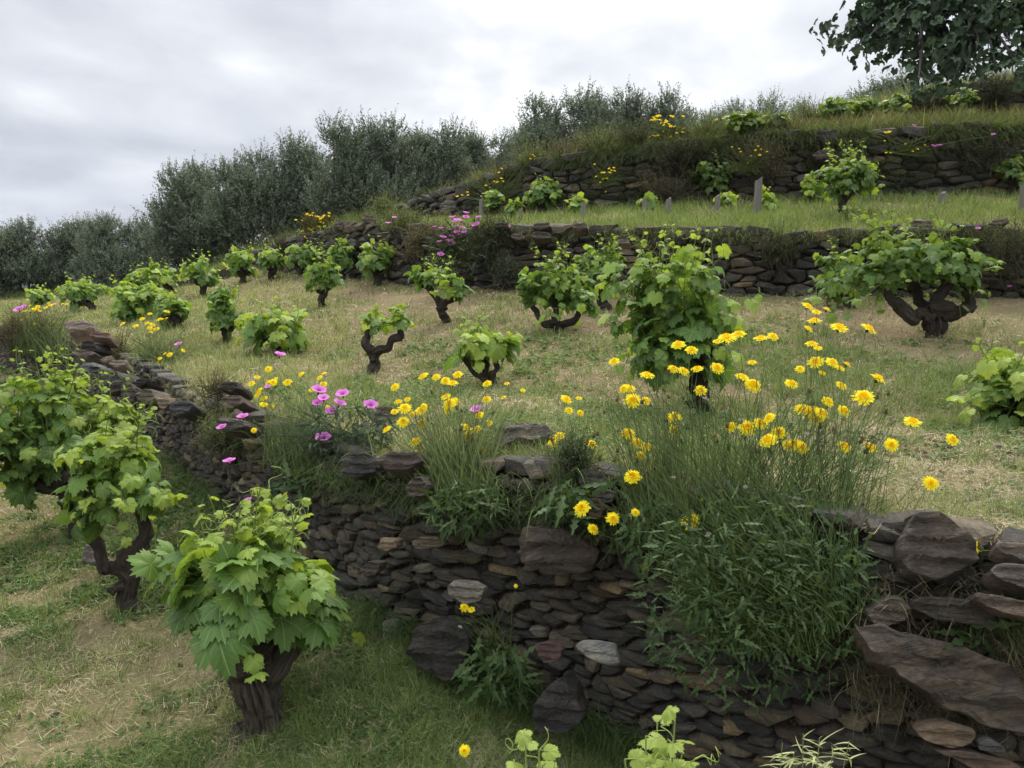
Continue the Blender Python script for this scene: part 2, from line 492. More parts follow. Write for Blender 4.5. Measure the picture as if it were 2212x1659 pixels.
# every column of any line is also a column of its partner, so that the two stay parallel
LINES = [
    line((-900, .25, -.25), (4000, .25, -.35)),
    line((-900, 8, .15), (0, 5, .05), (290, 4.2, 0), (550, 2.93, 0), (840, 2.5, 0), (1170, 2.2, -.08), (1700, 1.8, -.2), (2212, 1.5, -.28), (4000, .9, -.33)),
    line(*W1B), line(*W1T),
    line((-900, 30, 1.3), (0, 17, 1.25), (300, 12, 1.32), (400, 8.6, 1.14), (610, 7.5, 1.06), (810, 7, .96), (1070, 6, .95), (1520, 4.95, .90), (2212, 4.6, .885), (2800, 4.4, .9), (4000, 4.2, .9)),
    line((-900, 34, 1.35), (0, 23, 1.50), (300, 17, 1.62), (440, 14.5, 1.66), (690, 11.2, 1.53), (965, 9, 1.37), (1200, 8.2, 1.29), (1600, 7.6, 1.33), (2020, 7.5, 1.29), (2212, 7.3, 1.29), (4000, 7, 1.29)),
    line(*W2B), line(*W2T),
    line((-900, 40, 1.5), (0, 32, 1.72), (300, 28, 1.85), (560, 23, 2.9), (740, 18, Y(500)), (880, 16, Y(490)), (1100, 13.5, Y(484)), (1350, 12.4, Y(474)), (1823, 11.6, Y(472)), (2212, 11.4, Y(468)), (4000, 11.4, Y(468))),
    line(*CB), line(*CT), line(*DB), line(*DT),
    line((-900, 60, 1.4), (0, 48, 1.6), (560, 38, 3.0), (1000, 27, Y(442)), (1300, 23, Y(368)), (1500, 22, Y(330)), (1740, 21.5, Y(275)), (1950, 21, Y(222)), (2212, 21, Y(176)), (4000, 21, Y(150))),
    line((-900, 110, -12), (0, 100, -10), (1000, 80, -4), (2212, 60, 5), (4000, 60, 5)),
    line((-900, 500, -90), (4000, 500, -60)),
    line((-900, 2600, -150), (4000, 2600, -140)),
]
K_W1T, K_W2B, K_W2T, K_CB, K_CT, K_DB, K_DT = 3, 6, 7, 9, 10, 11, 12


def knots(u):
    u = np.atleast_1d(np.asarray(u, float))
    D = np.stack([np.interp(u, l[0], l[1]) for l in LINES]); Z = np.stack([np.interp(u, l[0], l[2]) for l in LINES])
    return np.maximum.accumulate(D + np.arange(len(LINES))[:, None] * 1e-3), Z


def bumps(x, y):
    p = np.stack([x, y, np.zeros_like(x)], -1)
    far = np.clip((y - 1) / 12, 0.4, 3)
    return ((fbm(p * 1.3, 3) - .5) * .09 + (fbm(p * 7, 3) - .5) * .05) * np.minimum(far, 1.6)


def gz(u, D, flat=False):
    """ground height on the column u = x / y at distance D"""
    u = np.atleast_1d(np.asarray(u, float)); D = np.atleast_1d(np.asarray(D, float))
    KD, KZ = knots(u)
    z = KZ[0].copy()
    for k in range(len(LINES) - 1):
        t = (D - KD[k]) / (KD[k + 1] - KD[k])
        z = np.where(t >= 0, KZ[k] + np.clip(t, 0, 1) * (KZ[k + 1] - KZ[k]), z)
    return z if flat else z + bumps(u * D, D)


def G(px, py, terrace):
    """the point of a terrace seen at this place of the frame"""
    u, w = ray(px, py)
    KD, _ = knots(u)
    lo, hi = {'low': (0, 2), 'A': (K_W1T, K_W2B), 'B': (K_W2T, K_CB), 'C': (K_CT, K_DB), 'D': (K_DT, K_DT + 2)}[terrace]
    Ds = np.linspace(KD[lo, 0] + .05, KD[hi, 0] - .1, 400)
    z = gz(np.full(400, u), Ds)
    d = z - (CZ + w * Ds)
    i = int(np.argmax(d >= 0)) if (d >= 0).any() else int(np.argmin(np.abs(d)))
    return np.array((u * Ds[i], Ds[i], z[i]))


def on(px, D):
    u = upx(px)
    return np.array((u * D, D, float(gz(u, D)[0])))


def build_ground():
    us = np.concatenate([np.linspace(-1.6, -.72, 40), np.linspace(-.70, .72, 460), np.linspace(.75, 1.9, 45)])
    KD, KZ = knots(us)
    segs = [10, 40, 2, 30, 40, 40, 2, 30, 30, 2, 30, 2, 14, 10, 12, 12]
    rows = []
    for k, n in enumerate(segs):
        for i in range(n):
            t = i / n
            rows.append(KD[k] + (KD[k + 1] - KD[k]) * t)
    rows.append(KD[-1])
    R = np.array(rows); U = np.broadcast_to(us, R.shape)
    z = gz(U.ravel(), R.ravel())
    x = (U * R).ravel(); y = R.ravel()
    V = np.stack([x, y, z], -1)
    nr, nc = R.shape
    i = np.arange(nr - 1)[:, None] * nc; j = np.arange(nc - 1)[None]
    q = np.stack([i + j, i + j + 1, i + nc + j + 1, i + nc + j], -1).reshape(-1, 4)
    p = np.stack([x, y, z * 0], -1)
    a = fbm(p * .9 + 5, 3)[:, None]; g = np.clip((fbm(p * 1.7 + 40, 3)[:, None] - .38) * 5, 0, 1)
    col = np.array((.20, .155, .105)) * (1 - a) + np.array((.32, .26, .165)) * a
    col = col * (1 - g * .35) + np.array((.14, .16, .065)) * g * .35
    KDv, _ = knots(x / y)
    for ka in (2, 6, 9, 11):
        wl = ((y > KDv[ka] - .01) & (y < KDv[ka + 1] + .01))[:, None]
        col = np.where(wl, np.array((.035, .030, .026)), col)  # earth behind the walls painted dark, standing in for shade between the stones
    f = np.clip((y - 26) / 20, 0, 1)[:, None]
    col = col * (1 - f) + np.array((.07, .09, .04)) * f
    mb = MB(); mb.add(V, q, col)
    tag(mb.build('ground', M_SOIL, smooth=True), 'terraced hillside soil with dry thatch and green patches', kind='structure')
    mb = MB()
    X, Yy = np.meshgrid(np.linspace(-40, 40, 20), np.linspace(-40, .6, 12)); X = X.ravel(); Yy = Yy.ravel()
    V = np.stack([X, Yy, np.full_like(X, -.42)], -1)
    i = np.arange(11)[:, None] * 20; j = np.arange(19)[None]
    mb.add(V, np.stack([i + j, i + j + 1, i + 21 + j, i + 20 + j], -1).reshape(-1, 4), (.15, .14, .07))
    tag(mb.build('path', M_SOIL), 'bare soil path below the lowest terrace', kind='structure')
    # the far ridge at the left
    mb = MB()
    n = 90
    px = np.linspace(-900, 500, n)
    top = np.interp(px, [-900, -300, -60, 20, 60, 110, 200, 300, 500], [440, 455, 468, 492, 520, 560, 610, 640, 650]) + (vn(np.stack([px * .05, px * 0, px * 0], -1)) - .5) * 8
    Vs = []
    for D, k in ((1800, 0), (2000, .6), (2200, 1), (2500, .3)):
        for a, t in zip(px, top):
            u = upx(a); zt = zat(t, 2200)
            Vs.append((u * 2200 + (D - 2200) * .1, D + 60 * math.sin(a * .05) * (k < .9), -150 + (zt + 150) * k + 10 * math.sin(a * .11) * (k == .6)))
    i = np.arange(3)[:, None] * n; j = np.arange(n - 1)[None]
    mb.add(Vs, np.stack([i + j, i + j + 1, i + n + j + 1, i + n + j], -1).reshape(-1, 4), (.06, .08, .05))
    tag(mb.build('mountain', M_SOIL, smooth=True), 'blue distant mountain ridge at the far left', kind='structure')


build_ground()

# ------------------------------------------------------------------ rocks and dry stone walls
STONE_COLS = np.array([(.062, .058, .052), (.085, .077, .064), (.052, .051, .049), (.105, .092, .068), (.074, .070, .062), (.13, .112, .082), (.044, .043, .041), (.18, .142, .085), (.22, .205, .165), (.088, .068, .054)])
STONE_P = np.array([.22, .16, .15, .10, .14, .07, .08, .035, .015, .03])


def stone_color(light=1.0):
    return STONE_COLS[RNG.choice(len(STONE_COLS), p=STONE_P / STONE_P.sum())] * RNG.uniform(.8, 1.25) * light


def poly_stone(mb, poly, origin, ex, ey, ez, depth, back, col, n=18, rough=.05, tilt=.25, layers=.0):
    """a rough stone from a flat outline: poly (k,2) in the (ex, ey) plane, bulging along ez by depth, going back by back"""
    poly = np.asarray(poly, float); k = len(poly)
    c = poly.mean(0)
    # chaikin once, then resample to n points
    nx = np.roll(poly, -1, 0)
    ch = np.stack([poly * .89 + nx * .11, poly * .11 + nx * .89], 1).reshape(-1, 2)
    seg = np.linalg.norm(np.roll(ch, -1, 0) - ch, axis=1); cum = np.concatenate([[0], np.cumsum(seg)])
    s = (np.arange(n) + RNG.uniform(-.2, .2, n)) / n * cum[-1]
    ext = np.vstack([ch, ch[:1]])
    o = np.stack([np.interp(s, cum, ext[:, 0]), np.interp(s, cum, ext[:, 1])], -1)
    size = cum[-1] / math.pi / 2
    o = c + (o - c) * (1 + RNG.normal(0, rough, n))[:, None]
    tx, ty = RNG.normal(0, tilt, 2)
    rings = []
    if n >= 20: prof = [(.93, -back), (1.0, -back * .3), (1.0, depth * .4), (.99, depth * .9), (.955, depth), (.80, depth * 1.04), (.64, depth * 1.0), (.50, depth * 1.05), (.36, depth), (.22, depth * 1.03), (.1, depth)]
    else: prof = [(.93, -back), (1.0, -back * .3), (1.005, depth * .35), (.965, depth * .88), (.84, depth * 1.02), (.45, depth * 1.05)]
    for sc, d in prof:
        p = c + (o - c) * sc
        dd = d + ((p - c) @ np.array((tx, ty))) * (d > 0) * .5
        rings.append(np.concatenate([p, dd[:, None]], 1))
    P = np.vstack(rings + [np.array([[c[0], c[1], depth * 1.05]])])
    q3 = P * (26.0 / 1.0) + RNG.uniform(0, 99, 3)
    nz = np.stack([vn(q3 * np.array((.5, 1.3, .8)) + a) - .5 for a in (0, 31, 77)], -1)
    amp = min(.20 * size, .028)
    fac = np.abs(np.stack([vn(q3 * np.array((.30, .9, .5)) + a) - .5 for a in (5, 43, 91)], -1)) * 2 - .5
    nz = nz * .7 + fac * .7
    P = P + nz * np.array((amp, amp, amp * 1.5))
    P[:, 2] += (np.floor(P[:, 1] / (size * .28) + RNG.uniform(0, 1)) % 2 - .5) * amp * 1.2 * layers
    V = np.asarray(origin, float) + P[:, :1] * ex + P[:, 1:2] * ey + P[:, 2:3] * ez
    m = len(prof)
    i = np.arange(m - 1)[:, None] * n; j = np.arange(n)[None]; j2 = (j + 1) % n
    q = np.stack([i + j, i + j2, i + n + j2, i + n + j], -1).reshape(-1, 4)
    cap = np.stack([(m - 1) * n + np.arange(n), (m - 1) * n + (np.arange(n) + 1) % n, np.full(n, m * n)], -1)
    th = RNG.normal(0, .25); co, si = math.cos(th), math.sin(th)
    lp = (P - [c[0], c[1], 0])
    lp = np.stack([lp[:, 0] * co - lp[:, 1] * si, lp[:, 2], lp[:, 0] * si + lp[:, 1] * co], -1) + RNG.uniform(0, 30, 3)
    mb.add(V, [q, cap], np.asarray(col), lp)


def chunk(mb, poly, origin, ex, ey, ez, depth, back, col):
    """an angular broken stone: the convex hull of a jittered outline and a few points on its face"""
    poly = np.asarray(poly, float); c = poly.mean(0)
    nx = np.roll(poly, -1, 0)
    o = np.concatenate([poly * .90 + nx * .10, poly * .5 + nx * .5, poly * .10 + nx * .90])
    o = c + (o - c) * RNG.uniform(.93, 1.03, (len(o), 1))
    th, t2 = RNG.normal(0, .45, 2)
    w = np.ptp(poly, 0)

    def zt(p): return ((p[:, 0] - c[0]) / max(w[0], .01) * th + (p[:, 1] - c[1]) / max(w[1], .01) * t2) * depth
    k = len(o)
    r1 = c + (o - c) * RNG.uniform(.66, .95, (k, 1)); n2 = 4
    r2 = c + RNG.uniform(-.30, .30, (n2, 2)) * w
    P = np.vstack([np.column_stack([c + (o - c) * .9, np.full(k, -back)]), np.column_stack([o, RNG.uniform(-.2, .45, k) * depth + zt(o)]),
                   np.column_stack([r1, RNG.uniform(.55, 1.0, k) * depth + zt(r1)]), np.column_stack([r2, RNG.uniform(.85, 1.15, n2) * depth + zt(r2)])])
    bm = bmesh.new()
    for p in P: bm.verts.new(p)
    r = bmesh.ops.convex_hull(bm, input=bm.verts[:])
    junk = [g for g in r['geom_interior'] if isinstance(g, bmesh.types.BMVert)]
    if junk: bmesh.ops.delete(bm, geom=junk, context='VERTS')
    bmesh.ops.triangulate(bm, faces=bm.faces[:])
    bmesh.ops.subdivide_edges(bm, edges=[e for e in bm.edges if e.calc_length() > .045], cuts=1, use_grid_fill=True)
    bmesh.ops.triangulate(bm, faces=bm.faces[:])
    bm.verts.index_update()
    Q = np.array([v.co[:] for v in bm.verts]); f = np.array([[v.index for v in fc.verts] for fc in bm.faces])
    bm.free()
    if len(f) == 0: return
    q3 = Q * 34 + RNG.uniform(0, 99, 3)
    Q = Q + (np.stack([vn(q3 * (.7, 1.6, 1) + a_) - .5 for a_ in (0, 31, 77)], -1)) * np.array((.006, .005, .009)) * min(1, w.min() / .05)
    V = np.asarray(origin, float) + Q[:, :1] * ex + Q[:, 1:2] * ey + Q[:, 2:3] * ez
    th = RNG.normal(0, .3); co, si = math.cos(th), math.sin(th)
    lp = Q - [c[0], c[1], 0]
    lp = np.stack([lp[:, 0] * co - lp[:, 1] * si, lp[:, 2], lp[:, 0] * si + lp[:, 1] * co], -1) + RNG.uniform(0, 30, 3)
    mb.add(V, [f], np.asarray(col), lp)


def clip(poly, a, b, w=.5):
    """keep the side of poly nearer to a than to b"""
    m = a + (b - a) * w; d = b - a
    out = []
    k = len(poly)
    for i in range(k):
        p, q = poly[i], poly[(i + 1) % k]
        sp = (p[0] - m[0]) * d[0] + (p[1] - m[1]) * d[1]; sq = (q[0] - m[0]) * d[0] + (q[1] - m[1]) * d[1]
        if sp <= 0: out.append(p)
        if (sp < 0) != (sq < 0) and sp != sq:
            t = sp / (sp - sq); out.append((p[0] + (q[0] - p[0]) * t, p[1] + (q[1] - p[1]) * t))
    return out


def stone_wall(name, label, group, base, top, px0, px1, rs, rh, n, light=1.0, over=.0, drop=.25, holes=()):
    ub, Db, Zb = line(*base); ut, Dt, Zt = line(*top)
    u0, u1 = upx(px0), upx(px1)
    uu = np.linspace(u0, u1, 400)
    B = np.stack([uu * np.interp(uu, ub, Db), np.interp(uu, ub, Db), np.interp(uu, ub, Zb)], -1)
    T = np.stack([uu * np.interp(uu, ut, Dt), np.interp(uu, ut, Dt), np.interp(uu, ut, Zt)], -1)
    s = np.concatenate([[0], np.cumsum(np.linalg.norm(np.diff(B[:, :2], axis=0), axis=1))])
    H = T[:, 2] - B[:, 2]
    an = rs / rh
    S = s[-1]
    seeds = []
    hmax = H.max() + over
    nh = int(hmax / rh) + 2
    for r in range(-1, nh):
        x = RNG.uniform(0, rs)
        while x < S:
            hh = np.interp(x, s, H)
            h = (r + RNG.uniform(-.28, .28) + .35 * math.sin(x * 1.7 + r * .3)) * rh
            if h < hh + over * RNG.uniform(.2, 1.2) and RNG.random() > drop:
                seeds.append((x, h * an))
            x += rs * RNG.uniform(.55, 1.5)
    seeds = np.array(seeds)
    mb = MB()
    for a in seeds:
        x, h = a[0], a[1] / an
        d = np.abs(seeds - a)
        near = seeds[(d[:, 0] < 3.2 * rs) & (d[:, 1] < 3.2 * rs)]
        dd = np.linalg.norm(near - a, axis=1); near = near[np.argsort(dd)[1:22]]
        R = 1.15 * rs
        poly = [(a[0] - R, a[1] - R), (a[0] + R, a[1] - R), (a[0] + R, a[1] + R), (a[0] - R, a[1] + R)]
        for b in near:
            poly = clip(poly, a, b)
            if len(poly) < 3: break
        if len(poly) < 3: continue
        poly = np.array(poly); poly[:, 1] /= an
        i = np.interp(x, s, np.arange(400)); i0 = min(int(i), 398); f = i - i0
        Bp = B[i0] * (1 - f) + B[i0 + 1] * f; Tp = T[i0] * (1 - f) + T[i0 + 1] * f
        tdir = B[i0 + 1] - B[i0]; tdir[2] = 0; tdir /= np.linalg.norm(tdir)
        nrmv = np.array((tdir[1], -tdir[0], 0))
        hh = max(Tp[2] - Bp[2], .05)
        org = Bp + (Tp - Bp) * (h / hh)
        if any(abs(org[0] - hx) < hr and abs(org[2] - hz) < hr for hx, hz, hr in holes): continue
        c = poly.mean(0)
        rel = (poly - [x, h]) * .955
        big = np.sqrt(np.prod(rel.max(0) - rel.min(0)))
        # a small lean of the bedding
        th = RNG.normal(0, .10); co, si = math.cos(th), math.sin(th)
        rel = rel @ np.array([[co, si], [-si, co]])
        chunk(mb, rel, org, tdir, np.array((0, 0, 1.0)), nrmv, RNG.uniform(.01, .055) * (rh / .06) + .22 * big, .10, stone_color(light))
    o = mb.build(name, M_STONE)
    tag(o, label, 'stone wall', group)
    return o


WG = 'dry stone terrace walls'
stone_wall('dry_stone_wall', 'dark stacked schist wall holding up the nearest terrace, in front of all others', WG, W1B, W1T, -60, 3700, .094, .034, 19, over=.035, light=1.5, drop=.27)
stone_wall('dry_stone_wall', 'low dark stone wall behind the big goblet vines, below the wooden posts', WG, W2B, W2T, 560, 3300, .24, .085, 12, over=.03, drop=.2)
stone_wall('dry_stone_wall', 'long shadowed stone wall half overgrown behind the wooden posts', WG, CB, CT, 800, 3300, .30, .11, 12, over=.02, drop=.2)
stone_wall('dry_stone_wall', 'uppermost dark stone wall under the fig tree branches', WG, DB, DT, 1690, 3300, .36, .13, 10, over=.02, drop=.2)
# ------------------------------------------------------------------ leaf templates
def grape_leaf(n, ring=True, serr=.06, lobe=1.0):
    deg = [0, 12, 27, 40, 52, 66, 82, 95, 108, 125, 148, 168, 180]
    rad = [1.0, .90, .73, .83, .89, .79, .67, .73, .75, .68, .62, .50, .14]
    th = np.linspace(-180, 180, n, endpoint=False)
    r = np.interp(np.abs(th), deg, rad)
    r = 1 - (1 - r) * lobe
    r = r * (1 + serr * ((np.arange(n) % 2) * 2 - 1))
    a = np.radians(th)
    x, y = r * np.cos(a), r * np.sin(a)

    def zf(x, y):
        rr = np.hypot(x, y)
        v = np.abs(np.mod(np.abs(np.degrees(np.arctan2(y, x))) + 26, 52) - 26) / 26.0
        return -.34 * rr ** 2 + .09 * v * rr + .05 * np.sin(5 * x + 3 * y)
    if ring:
        xs = np.concatenate([x, x * .55, [0]]); ys = np.concatenate([y, y * .55, [0]])
        i = np.arange(n); j = (i + 1) % n
        f = [np.stack([i, j, n + j, n + i], -1), np.stack([n + i, n + j, np.full(n, 2 * n)], -1)]
    else:
        xs = np.concatenate([x, [0]]); ys = np.concatenate([y, [0]])
        i = np.arange(n); j = (i + 1) % n
        f = [np.stack([i, j, np.full(n, n)], -1)]
    return np.stack([xs, ys, zf(xs, ys)], -1), f


GL = {2: grape_leaf(48, True, .085), 1: grape_leaf(26, True, .07), 0: grape_leaf(16, False, .0)}
SIMPLE = (np.array([(0, 0, 0), (.5, .17, -.03), (1, 0, -.12), (.5, -.17, -.03)]), [np.array([(0, 1, 2), (0, 2, 3)])])

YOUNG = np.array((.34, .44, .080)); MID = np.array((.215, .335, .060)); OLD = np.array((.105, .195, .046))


def rnd_dir(n=None):
    v = RNG.normal(size=(3,) if n is None else (n, 3))
    return nrm(v)


def gnarl(mb, path, radii, sides=14, m=26, amp=.22, col=(.072, .063, .055), seed=0.0, twist=2.0):
    """a gnarled limb along a polyline"""
    path = np.asarray(path, float); k = len(path)
    t = np.linspace(0, k - 1, m)
    # catmull-rom through the points
    pp = np.vstack([2 * path[0] - path[1], path, 2 * path[-1] - path[-2]])
    rr = np.interp(t, np.arange(k), radii)
    i = np.minimum(t.astype(int), k - 2); f = (t - i)[:, None]
    p0, p1, p2, p3 = pp[i], pp[i + 1], pp[i + 2], pp[i + 3]
    P = .5 * ((2 * p1) + (-p0 + p2) * f + (2 * p0 - 5 * p1 + 4 * p2 - p3) * f ** 2 + (-p0 + 3 * p1 - 3 * p2 + p3) * f ** 3)
    P = P * .55 + (p1 + (p2 - p1) * f) * .45
    rr = rr * (1 + .20 * (vn(np.stack([t * 2.3, t * 0 + seed, t * 0], -1)) - .5) * 2)
    P = P + (np.stack([vn(np.stack([t * 1.9 + seed, t * 0, t * 0 + c], -1)) for c in (3, 9, 15)], -1) - .5) * rr[:, None] * (1.5 if radii[0] < .07 else .5)
    V, q = tubes(P[None], rr[None], sides)
    ax = np.repeat(P, sides, 0); out = V - ax
    ang = np.tile(np.arange(sides) * 2 * math.pi / sides, m); tt = np.repeat(t, sides)
    ridge = np.sin(ang * 3 + tt * twist + seed) * .35 + np.sin(ang * 5 - tt * 1.3 + seed * 2) * .22
    nz = fbm(V * 26 + seed, 2) - .5
    if m > 24:      # shaggy strips of bark running along the limb
        st = vn(np.stack([np.cos(ang) * 5 + seed, np.sin(ang) * 5 + tt * .6, tt * 3.2], -1)) - .5
        kn = vn(V * 14 + seed + 50) - .5
        nz = nz * 1.2 + st * .95 + kn * .9
    if sides >= 48:     # deep shaggy strips on the near trunk
        fb = vn(np.stack([np.cos(ang) * 11 + tt * .5, np.sin(ang) * 11, tt * 1.4 + seed], -1)) - .5
        nz = nz * 1.1 + fb * 2.2
    V = ax + out * (1 + amp * ridge + amp * 2.4 * nz)[:, None]
    R = np.repeat(rr, sides)
    lp = np.stack([np.cos(ang) * R * 2, np.sin(ang) * R * 2, tt * .25], -1) + seed
    caps = np.array([[(m - 1) * sides + a, (m - 1) * sides + a + 1, (m - 1) * sides] for a in range(1, sides - 1)])
    mb.add(V, [q, caps], np.asarray(col) * (1 + .5 * (RNG.random() - .5)), lp)
    return P


def curl(p, d, L, n=18):
    """a tendril: runs out, then curls"""
    t = np.linspace(0, 1, n)
    d = nrm(d); s = nrm(np.cross(d, rnd_dir())); turns = RNG.uniform(.6, 2.0)
    a = t ** 2 * turns * 2 * math.pi
    r = L * .16
    return p + d * (L * (t - .35 * t ** 2))[:, None] + s * (r * np.sin(a))[:, None] + nrm(np.cross(s, d)) * (r * (1 - np.cos(a)))[:, None]


def shoots(root, base, cane_P, cane_R, ten, single, ccol, tcol):
    """canes and tendrils, each a part of its own on the vines near the camera"""
    cane_P, cane_R = np.array(cane_P), np.array(cane_R)
    groups = [[i] for i in range(len(cane_P))] if single else [list(range(len(cane_P)))]
    for g in groups:
        V, q = tubes(cane_P[g], cane_R[g], 5 if single else 3)
        mb = MB(); mb.add(V, q, ccol)
        if ten and not single:
            V, q = tubes(np.array(ten), np.broadcast_to(np.linspace(.0016, .0007, 18), (len(ten), 18)), 3); mb.add(V, q, tcol)
        mb.build('cane', M_LEAF, root, base, smooth=True)
    if ten and single:
        for t in ten:
            V, q = tubes(np.array(t)[None], np.linspace(.0017, .0008, 18)[None], 4)
            mb = MB(); mb.add(V, q, tcol); mb.build('tendril', M_LEAF, root, base, smooth=True)


def vine(base, D, x0, x1, y0, y1, label, group=None, lod=1, leaves=130, ls=.075, arms=None, r0=.05, leaders=4, ltop=None, light=1.0, fork=None, name='grape_vine', trunk=True, category='grape vine', bark=(.072, .063, .055), dens=1.0, yng=.3, deep=.85):
    """a goblet-trained bush vine. base: world point; the crown fills the box x0..x1, y0..y1 of the frame at distance D"""
    m = D / F
    root = empty(name, base, label, category, group)
    leaves = leaves * 1.3; ls = ls * 1.06; y0, y1 = y0 - (y1 - y0) * .06, y1 + (y1 - y0) * .24; x0, x1 = x0 - (x1 - x0) * .05, x1 + (x1 - x0) * .05
    cc = at((x0 + x1) / 2, (y0 + y1) / 2, D)
    rx, rz = (x1 - x0) / 2 * m, (y1 - y0) / 2 * m
    ry = min(rx, .55) * deep
    seed = float(RNG.uniform(0, 50))
    mb = MB()
    ends = []
    fk = at(*fork, D) if fork else np.array((base[0] * .6 + cc[0] * .4, D, base[2] + (cc[2] - base[2]) * .45))
    if trunk:
        b = np.asarray(base, float) - (0, 0, .06)
        if lod >= 1:
            gnarl(mb, [b, b * .62 + fk * .38 + RNG.normal(0, r0 * .35, 3) * (1, 1, 0), fk], [r0 * 1.25, r0 * .95, r0 * 1.0], (72 if r0 > .07 else 40) if lod == 2 else 14, (110 if r0 > .07 else 70) if lod == 2 else 18, .11, bark, seed)
            for k in range(0 if r0 > .07 else 2):      # knobs of old pruning wounds
                q = b + (fk - b) * RNG.uniform(.35, .95); dv = rnd_dir() * (1, 1, .3)
                gnarl(mb, [q, q + dv * r0 * 1.2, q + dv * r0 * 1.8], [r0 * .55, r0 * .5, r0 * .3], 8, 6, .2, bark, seed + k)
        else:
            gnarl(mb, [b, b * .5 + fk * .5 + RNG.normal(0, r0 * .3, 3), fk], [r0 * 1.25, r0, r0], 8, 8, .16, bark, seed)
    if arms:
        for a in arms:       # list of frame points from the fork outwards, with a depth offset
            pts = [fk] + [at(px, py, D + dy) for px, py, dy in a]
            rads = np.linspace(r0 * .85, r0 * .5, len(pts))
            gnarl(mb, pts, rads, 20 if lod == 2 else 10, (13 if lod == 2 else 6) * len(pts) + 6, .18, bark, seed + 3 * len(ends))
            ends.append(pts[-1])
    else:
        na = 4
        a0 = RNG.uniform(0, 2 * math.pi)
        for k in range(na):
            a = a0 + k * 2 * math.pi / na + RNG.uniform(-.4, .4)
            e = cc + np.array((math.cos(a) * rx * .36, math.sin(a) * ry * .36, -rz * RNG.uniform(.15, .55)))
            mid = fk * .5 + e * .5 + (math.cos(a) * rx * .05, math.sin(a) * ry * .05, 0)
            if trunk: gnarl(mb, [fk, mid, e], [r0 * .8, r0 * .6, r0 * .5], 10 if lod == 2 else 7, 12 if lod else 6, .18, bark, seed + 5 * k)
            ends.append(e)
    if mb.n: mb.build('trunk', M_BARK, root, base, smooth=(lod == 0))
    # canes and leaves
    tv, tf = GL[lod]
    pos, tip, nor, sc, col = [], [], [], [], []
    cane_P, cane_R, pet_P, pet_R, ten = [], [], [], [], []
    nodes = 10
    ns = max(4, int(leaves / nodes))
    leaders = int(leaders * 1.7)
    for k in range(ns + leaders):
        lead = k >= ns
        e = ends[k % len(ends)] + RNG.normal(0, .025, 3)
        if lead:
            ty = ltop if ltop else y0 - (y1 - y0) * .25
            t = at(RNG.uniform(x0 + (x1 - x0) * .15, x1 - (x1 - x0) * .15), ty + RNG.uniform(0, .5) * (y0 - ty), D + RNG.uniform(-.6, .6) * ry)
            e = e + (t - e) * .25 * np.array((1, 1, .5))
            ctl = e * .5 + t * .5 + RNG.normal(0, .03, 3)
        else:
            a = RNG.uniform(0, 2 * math.pi); zt = RNG.uniform(-.75, .9) if k % 3 else RNG.uniform(.45, 1)
            h = math.sqrt(max(0, 1 - zt * zt)) ** .7 * RNG.uniform(.55, 1.12 if k % 4 else 1.35)
            t = cc + np.array((math.cos(a) * rx * h, math.sin(a) * ry * h, rz * zt * .92))
            ctl = e * .45 + t * .55 + np.array((0, 0, rz * .35 + .03))
        tt = np.linspace(0, 1, 9)[:, None]
        P = (1 - tt) ** 2 * e + 2 * tt * (1 - tt) * ctl + tt ** 2 * t
        L = np.linalg.norm(np.diff(P, axis=0), axis=1).sum()
        P = P + (np.stack([vn(np.stack([tt[:, 0] * 6 + k, tt[:, 0] * 0 + c, tt[:, 0] * 0 + seed], -1)) for c in range(3)], -1) - .5) * .05 * tt
        cane_P.append(P); cane_R.append(np.linspace(.0045, .0018, 9) * (1.15 if lod < 2 else 1))
        nn = nodes if not lead else max(6, int(L / .055))
        for q in range(nn):
            f = (q + .6) / nn
            if not lead and RNG.random() > dens * .93: continue
            p = np.array([np.interp(f * 8, np.arange(9), P[:, c]) for c in range(3)])
            rel = (p - cc) / np.array((rx, ry, rz))
            out = rel * np.array((1, 1, .25)); out = out / max(np.linalg.norm(out), .05)
            side = nrm(np.cross(P[-1] - P[0], rnd_dir())) * (1 if q % 2 else -1)
            o = nrm(out * .8 + side * .8 + np.array((0, 0, .25)) + RNG.normal(0, .25, 3)) if not lead else nrm(side + np.array((0, 0, .25)))
            age = f if lead else f * .75 + .25 * RNG.random()
            size = ls * (1.12 - .50 * f) * RNG.uniform(.5, 1.2) if not lead else ls * max(.22, .95 - .75 * f) * RNG.uniform(.8, 1.15)
            if lead and f < .25: size *= .9
            pl = size * RNG.uniform(.7, 1.2)
            b0 = p + o * pl
            pos.append(b0); sc.append(size)
            yg = lead and f > .5
            dn = RNG.uniform(.15, 1.4) if not yg else RNG.uniform(-.6, .4)
            tp = nrm(o * .8 + np.array((0, 0, -dn)) + RNG.normal(0, .22, 3)); tip.append(tp)
            nor.append(nrm(o * RNG.uniform(.2, .9) + np.array((0, 0, .75)) + RNG.normal(0, .28, 3)))
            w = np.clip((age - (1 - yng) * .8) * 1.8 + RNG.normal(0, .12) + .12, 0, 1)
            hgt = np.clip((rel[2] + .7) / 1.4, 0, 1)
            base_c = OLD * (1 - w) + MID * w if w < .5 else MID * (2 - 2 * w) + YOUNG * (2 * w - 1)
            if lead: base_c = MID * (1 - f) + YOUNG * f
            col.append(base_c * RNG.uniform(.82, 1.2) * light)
            if lod >= 1:
                pet_P.append(np.stack([p, p * .5 + b0 * .5 + (0, 0, .004), b0])); pet_R.append([.0016, .0014, .0012])
